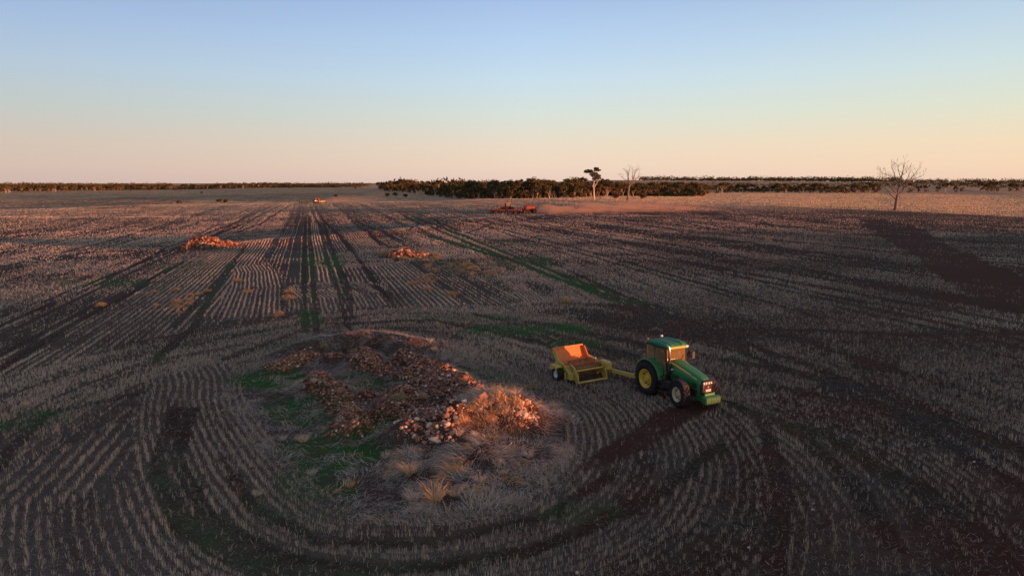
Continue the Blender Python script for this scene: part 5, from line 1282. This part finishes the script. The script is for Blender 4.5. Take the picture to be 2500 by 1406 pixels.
# belt on the right beyond the pale field
for px in np.linspace(1690, 2110, 48): wood_tree(pol(px + random.uniform(-5, 5), float(np.interp(px, [1690, 1800], [660, 850])) * random.uniform(1, 1.08)), random.uniform(.4, .9), 'low dark tree in the belt ' + pick(px, [(0, 'where it leaves the right end of the wood'), (1760, 'a little right of the wood'), (1840, 'behind the pale field midway to the dead tree'), (1920, 'right of midway to the dead tree'), (2000, 'nearing the dead tree'), (2060, 'ending just left of the dead tree')]), 'trees in the belt right of the wood')
for px in [2125, 2140, 2225, 2245, 2262, 2290, 2310, 2318, 2335, 2350, 2400, 2412, 2425, 2438, 2470, 2485, 2500, 2510]: wood_tree(pol(px, 900 + (px - 2125) * .75 + random.uniform(-20, 30)), random.uniform(.55, 1.0), 'rounded dark tree ' + pick(px, [(0, 'alone just left of the large dead tree'), (2200, 'seen through the right branches of the dead tree'), (2250, 'in the clump right of the dead tree'), (2300, 'in the dense clump well right of the dead tree'), (2345, 'ending the clump right of the dead tree'), (2390, 'in the wide low group near the right edge'), (2460, 'at the right edge of the photo')]), 'trees beyond the right hand field')
# left tree line
for px in np.linspace(-20, 880, 118):
    r = float(np.interp(px, [0, 300, 640, 880], [1320, 1400, 1500, 1900])) * random.uniform(.97, 1.08)
    wood_tree(pol(px + random.uniform(-4, 4), r), random.uniform(.5, .9) * (1 if px < 700 else .8), lab_left(px), 'gum trees along the left tree line')
# bushes
def bush(seed, h, mat='leafdry', nst=5, name='bush', nl=60, leaf=.22):
    r_ = np.random.default_rng(seed); m = MB(); tips = []
    for k in range(nst):
        a = 2 * pi * k / nst; limb(m, (0, 0, -.1), (cos(a) * .5, sin(a) * .5, 1), h * .33, h * .02, 1, r_, tips, .2, (3, 3), .6, .1)
    T = empty(name, (0, 0, 0)); m.build('stems', M['bark'], T)
    u = r_.normal(size=(26, 3)); u /= np.linalg.norm(u, axis=1)[:, None]; c = u * np.array([.42, .42, .26]) * h * r_.uniform(.5, 1, (26, 1)) + np.array([0, 0, h * .62])
    V, Fq, Tt = leafquads(c, nl, np.full(26, h * .17), leaf, r_, .8); npmesh('crown', V, Fq, M[mat], T, Tt); return T
place(bush(1, 5.4, 'leafdry'), G(1505, 491), 1.05, 0, 'dark round bush on the left of the slender dead tree', 'bush')
place(bush(2, 5.6, 'leafdry', nl=45), G(1570, 493), .95, 0, 'reddish brown round bush on the right of the slender dead tree', 'bush')
place(bush(3, 3.0, 'leafdry', nl=30), G(1380, 485), .9, 0, 'sparse low shrub at the foot of the wood left of the tall gum', 'bush')
for px, py, s, lab in ((437, 500, 1.0, 'small black rounded bush on the crest of the left paddock'), (536, 498, 1.2, 'left of two dark bushes touching on the left crest'), (551, 498, 1.1, 'right of two dark bushes touching on the left crest'), (492, 473, .8, 'tiny dark bush on the far slope at the left'),
     (946, 484, 1.6, 'left bush of the dark clump in the dip before the wood'), (966, 484, 1.8, 'middle bush of the dark clump in the dip before the wood'), (990, 485, 1.4, 'right bush of the dark clump in the dip before the wood'), (820, 483, 1.0, 'lone dark bush on the ploughed slope behind the far tractor'), (708, 463, 1.4, 'small tree at the top of the far slope above the wheel lines'), (868, 462, 1.0, 'small tree on the pale strip below the horizon')):
    r_h = math.hypot(*G(px, py)); T = bush(int(px), 3.0 * s * (1.2 if r_h > 600 else .9), 'leaf', 4, nl=26, leaf=.3); place(T, G(px, py), 1.0, 0, lab, 'bush')
MB().box((0, 0, 1.0), (3.2, 2.2, 2.0), bev=.15).box((0, 0, 2.1), (1, 1, .3), bev=.1).build('water_tank', M['white']); tk = bpy.data.objects['water_tank']; g = G(1140, 485.5); tk.location = (g[0], g[1], H1(*g)); tag(tk, 'small white tank at the corner of the wood', 'tank')
# far woodland bands on the horizon: one mass nobody could count
def woodband(segs, label):
    Vv, Ff, Tt = [], [], []; off = 0
    for (p0, p1, r0, r1, h, dens) in segs:
        n = int(abs(p1 - p0) * dens); px = rng.uniform(p0, p1, n); rr = rng.uniform(r0, r1, n); a = np.array([azpx(q) for q in px])
        x, y = rr * np.sin(a), rr * np.cos(a); z = H(x, y); hh_ = h * (.3 + 1.1 * smooth(.32, .7, fbm(x, y, 70, 5, 3))) * rng.uniform(.7, 1.25, n)
        c = np.stack([x, y, z + hh_ * .6], 1)
        V, Fq, T = leafquads(c, 12, hh_ * .55, h * .16, rng, .75); Vv.append(V); Ff.append(Fq + off); Tt.append(T * .8); off += len(V)
    o = npmesh('far_woodland', np.concatenate(Vv), np.concatenate(Ff), M['leaf'], tint=np.concatenate(Tt)); tag(o, label, 'woodland', kind='stuff')
woodband([(-150, 560, 1500, 1900, 8, 3.0), (-150, 420, 2100, 3200, 10, 2.5), (560, 900, 1950, 2300, 9, 2)], 'scrub wood stretching to the left horizon')
woodband([(1140, 1720, 590, 640, 5, 4.0), (1140, 1720, 700, 900, 9, 3.0), (930, 1200, 1050, 1400, 13, 3.0), (1040, 1180, 800, 900, 7, 4.0), (-150, 880, 1560, 1700, 6, 2.5)], 'dark mass of scrub filling the wood behind its front trees')
woodband([(1560, 2200, 3600, 4400, 17, 2.8), (2200, 2700, 2800, 4400, 12, 1.6), (2080, 2650, 2400, 2800, 9, .6), (1700, 2500, 1600, 2100, 7, .7), (1700, 2150, 950, 1200, 7, 1.4)], 'dark scrub bands on the right horizon')

# ------------------------------------------------------------------ fence beyond the seeding rows
FT = empty('wire_fence', (0, 0, 0), 0, 'low post and wire fence between the dark paddock and the pale field', 'fence')
fl = FW[2:9]; seg = np.diff(fl, axis=0); sl_ = np.hypot(*seg.T); tot = sl_.sum(); cum = np.concatenate([[0], np.cumsum(sl_)])
def fpt(s): i = min(int(np.searchsorted(cum, s) - 1), len(seg) - 1); i = max(i, 0); return fl[i] + seg[i] * (s - cum[i]) / sl_[i]
wires = [[], [], []]
for k in range(int(tot / 9)):
    q = fpt(k * 9.0 + .01); z = H1(*q); hgt = 1.15 + random.uniform(-.1, .2) + (.5 if k % 5 == 0 else 0)
    if k < 95: MB().tube([(q[0], q[1], z - .2), (q[0] + random.uniform(-.1, .1), q[1], z + hgt)], .055 + .03 * (k % 5 == 0), 5).build('post', M['dead'], FT)
    for j in range(3): wires[j].append((q[0], q[1], z + .35 + j * .35))
for j in range(3): MB().tube(wires[j], .012, 3).build('wire', M['dark'], FT)

# ------------------------------------------------------------------ dust raised by the rigs
def dust(name, p0, p1, w0, w1, h0, h1, dens, label):
    """tapering closed plume, densest at the rig"""
    a = np.array(p0); b = np.array(p1); d = (b - a); L = np.linalg.norm(d); d /= L; n = np.array([-d[1], d[0]]); secs = []; K = 14
    for k in range(K + 1):
        u = k / K; c = a + d * L * u; w = w0 + (w1 - w0) * u; h = (h0 + (h1 - h0) * u) * (.85 + .25 * sin(k * 1.9)); z = H1(*c) - .3
        if k in (0, K): w *= .3; h *= .35
        secs.append([(c[0] + n[0] * w * q, c[1] + n[1] * w * q, z + h * t) for q, t in ((-1, 0), (-.9, .55), (-.45, .95), (.1, 1.0), (.6, .85), (.95, .45), (1, 0))])
    m = newmat('dust_air'); t = NT(m); co = t.n('ShaderNodeTexCoord').outputs['Object']
    mp = t.n('ShaderNodeMapping'); t.l(co, mp.inputs[0]); mp.inputs['Scale'].default_value = (1, 1, 2.2)
    ns = t.noise(.16, 3, mp.outputs[0])
    q = t.n('ShaderNodeVectorMath', operation='DOT_PRODUCT'); t.l(co, q.inputs[0]); q.inputs[1].default_value = (d[0] / L, d[1] / L, 0)
    fall = t.math('SUBTRACT', 1.12 + float((a @ d) / L), q.outputs['Value'], True); fall = t.math('MULTIPLY', fall, fall)
    dn = t.math('MULTIPLY', t.math('MULTIPLY', t.math('SUBTRACT', ns, .36, True), dens * 6), fall)
    sz = t.n('ShaderNodeSeparateXYZ'); t.l(co, sz.inputs[0]); dn = t.math('MULTIPLY', dn, t.math('DIVIDE', t.math('SUBTRACT', H1(*a) + h0 + (h1 - h0) * .6, sz.outputs[2]), h1, True))
    v = t.n('ShaderNodeVolumePrincipled'); v.inputs['Color'].default_value = (.95, .55, .35, 1); t.l(dn, v.inputs['Density']); v.inputs['Anisotropy'].default_value = 0.1
    t.l(v.outputs[0], t.o.inputs['Volume'])
    o = MB().loft(secs).build(name, m); tag(o, label, 'dust', kind='stuff'); return o
c1 = G(1300, 521)
dust('dust_plume', c1, G(1740, 513), 6, 20, 3.6, 6.5, .2, 'pinkish dust drifting right behind the seeding rig')
dust('dust_plume', tb + np.array([4, 6]), G(930, 490), 10, 30, 4.0, 9.0, .012, 'faint dust drifting right from the far tractor')
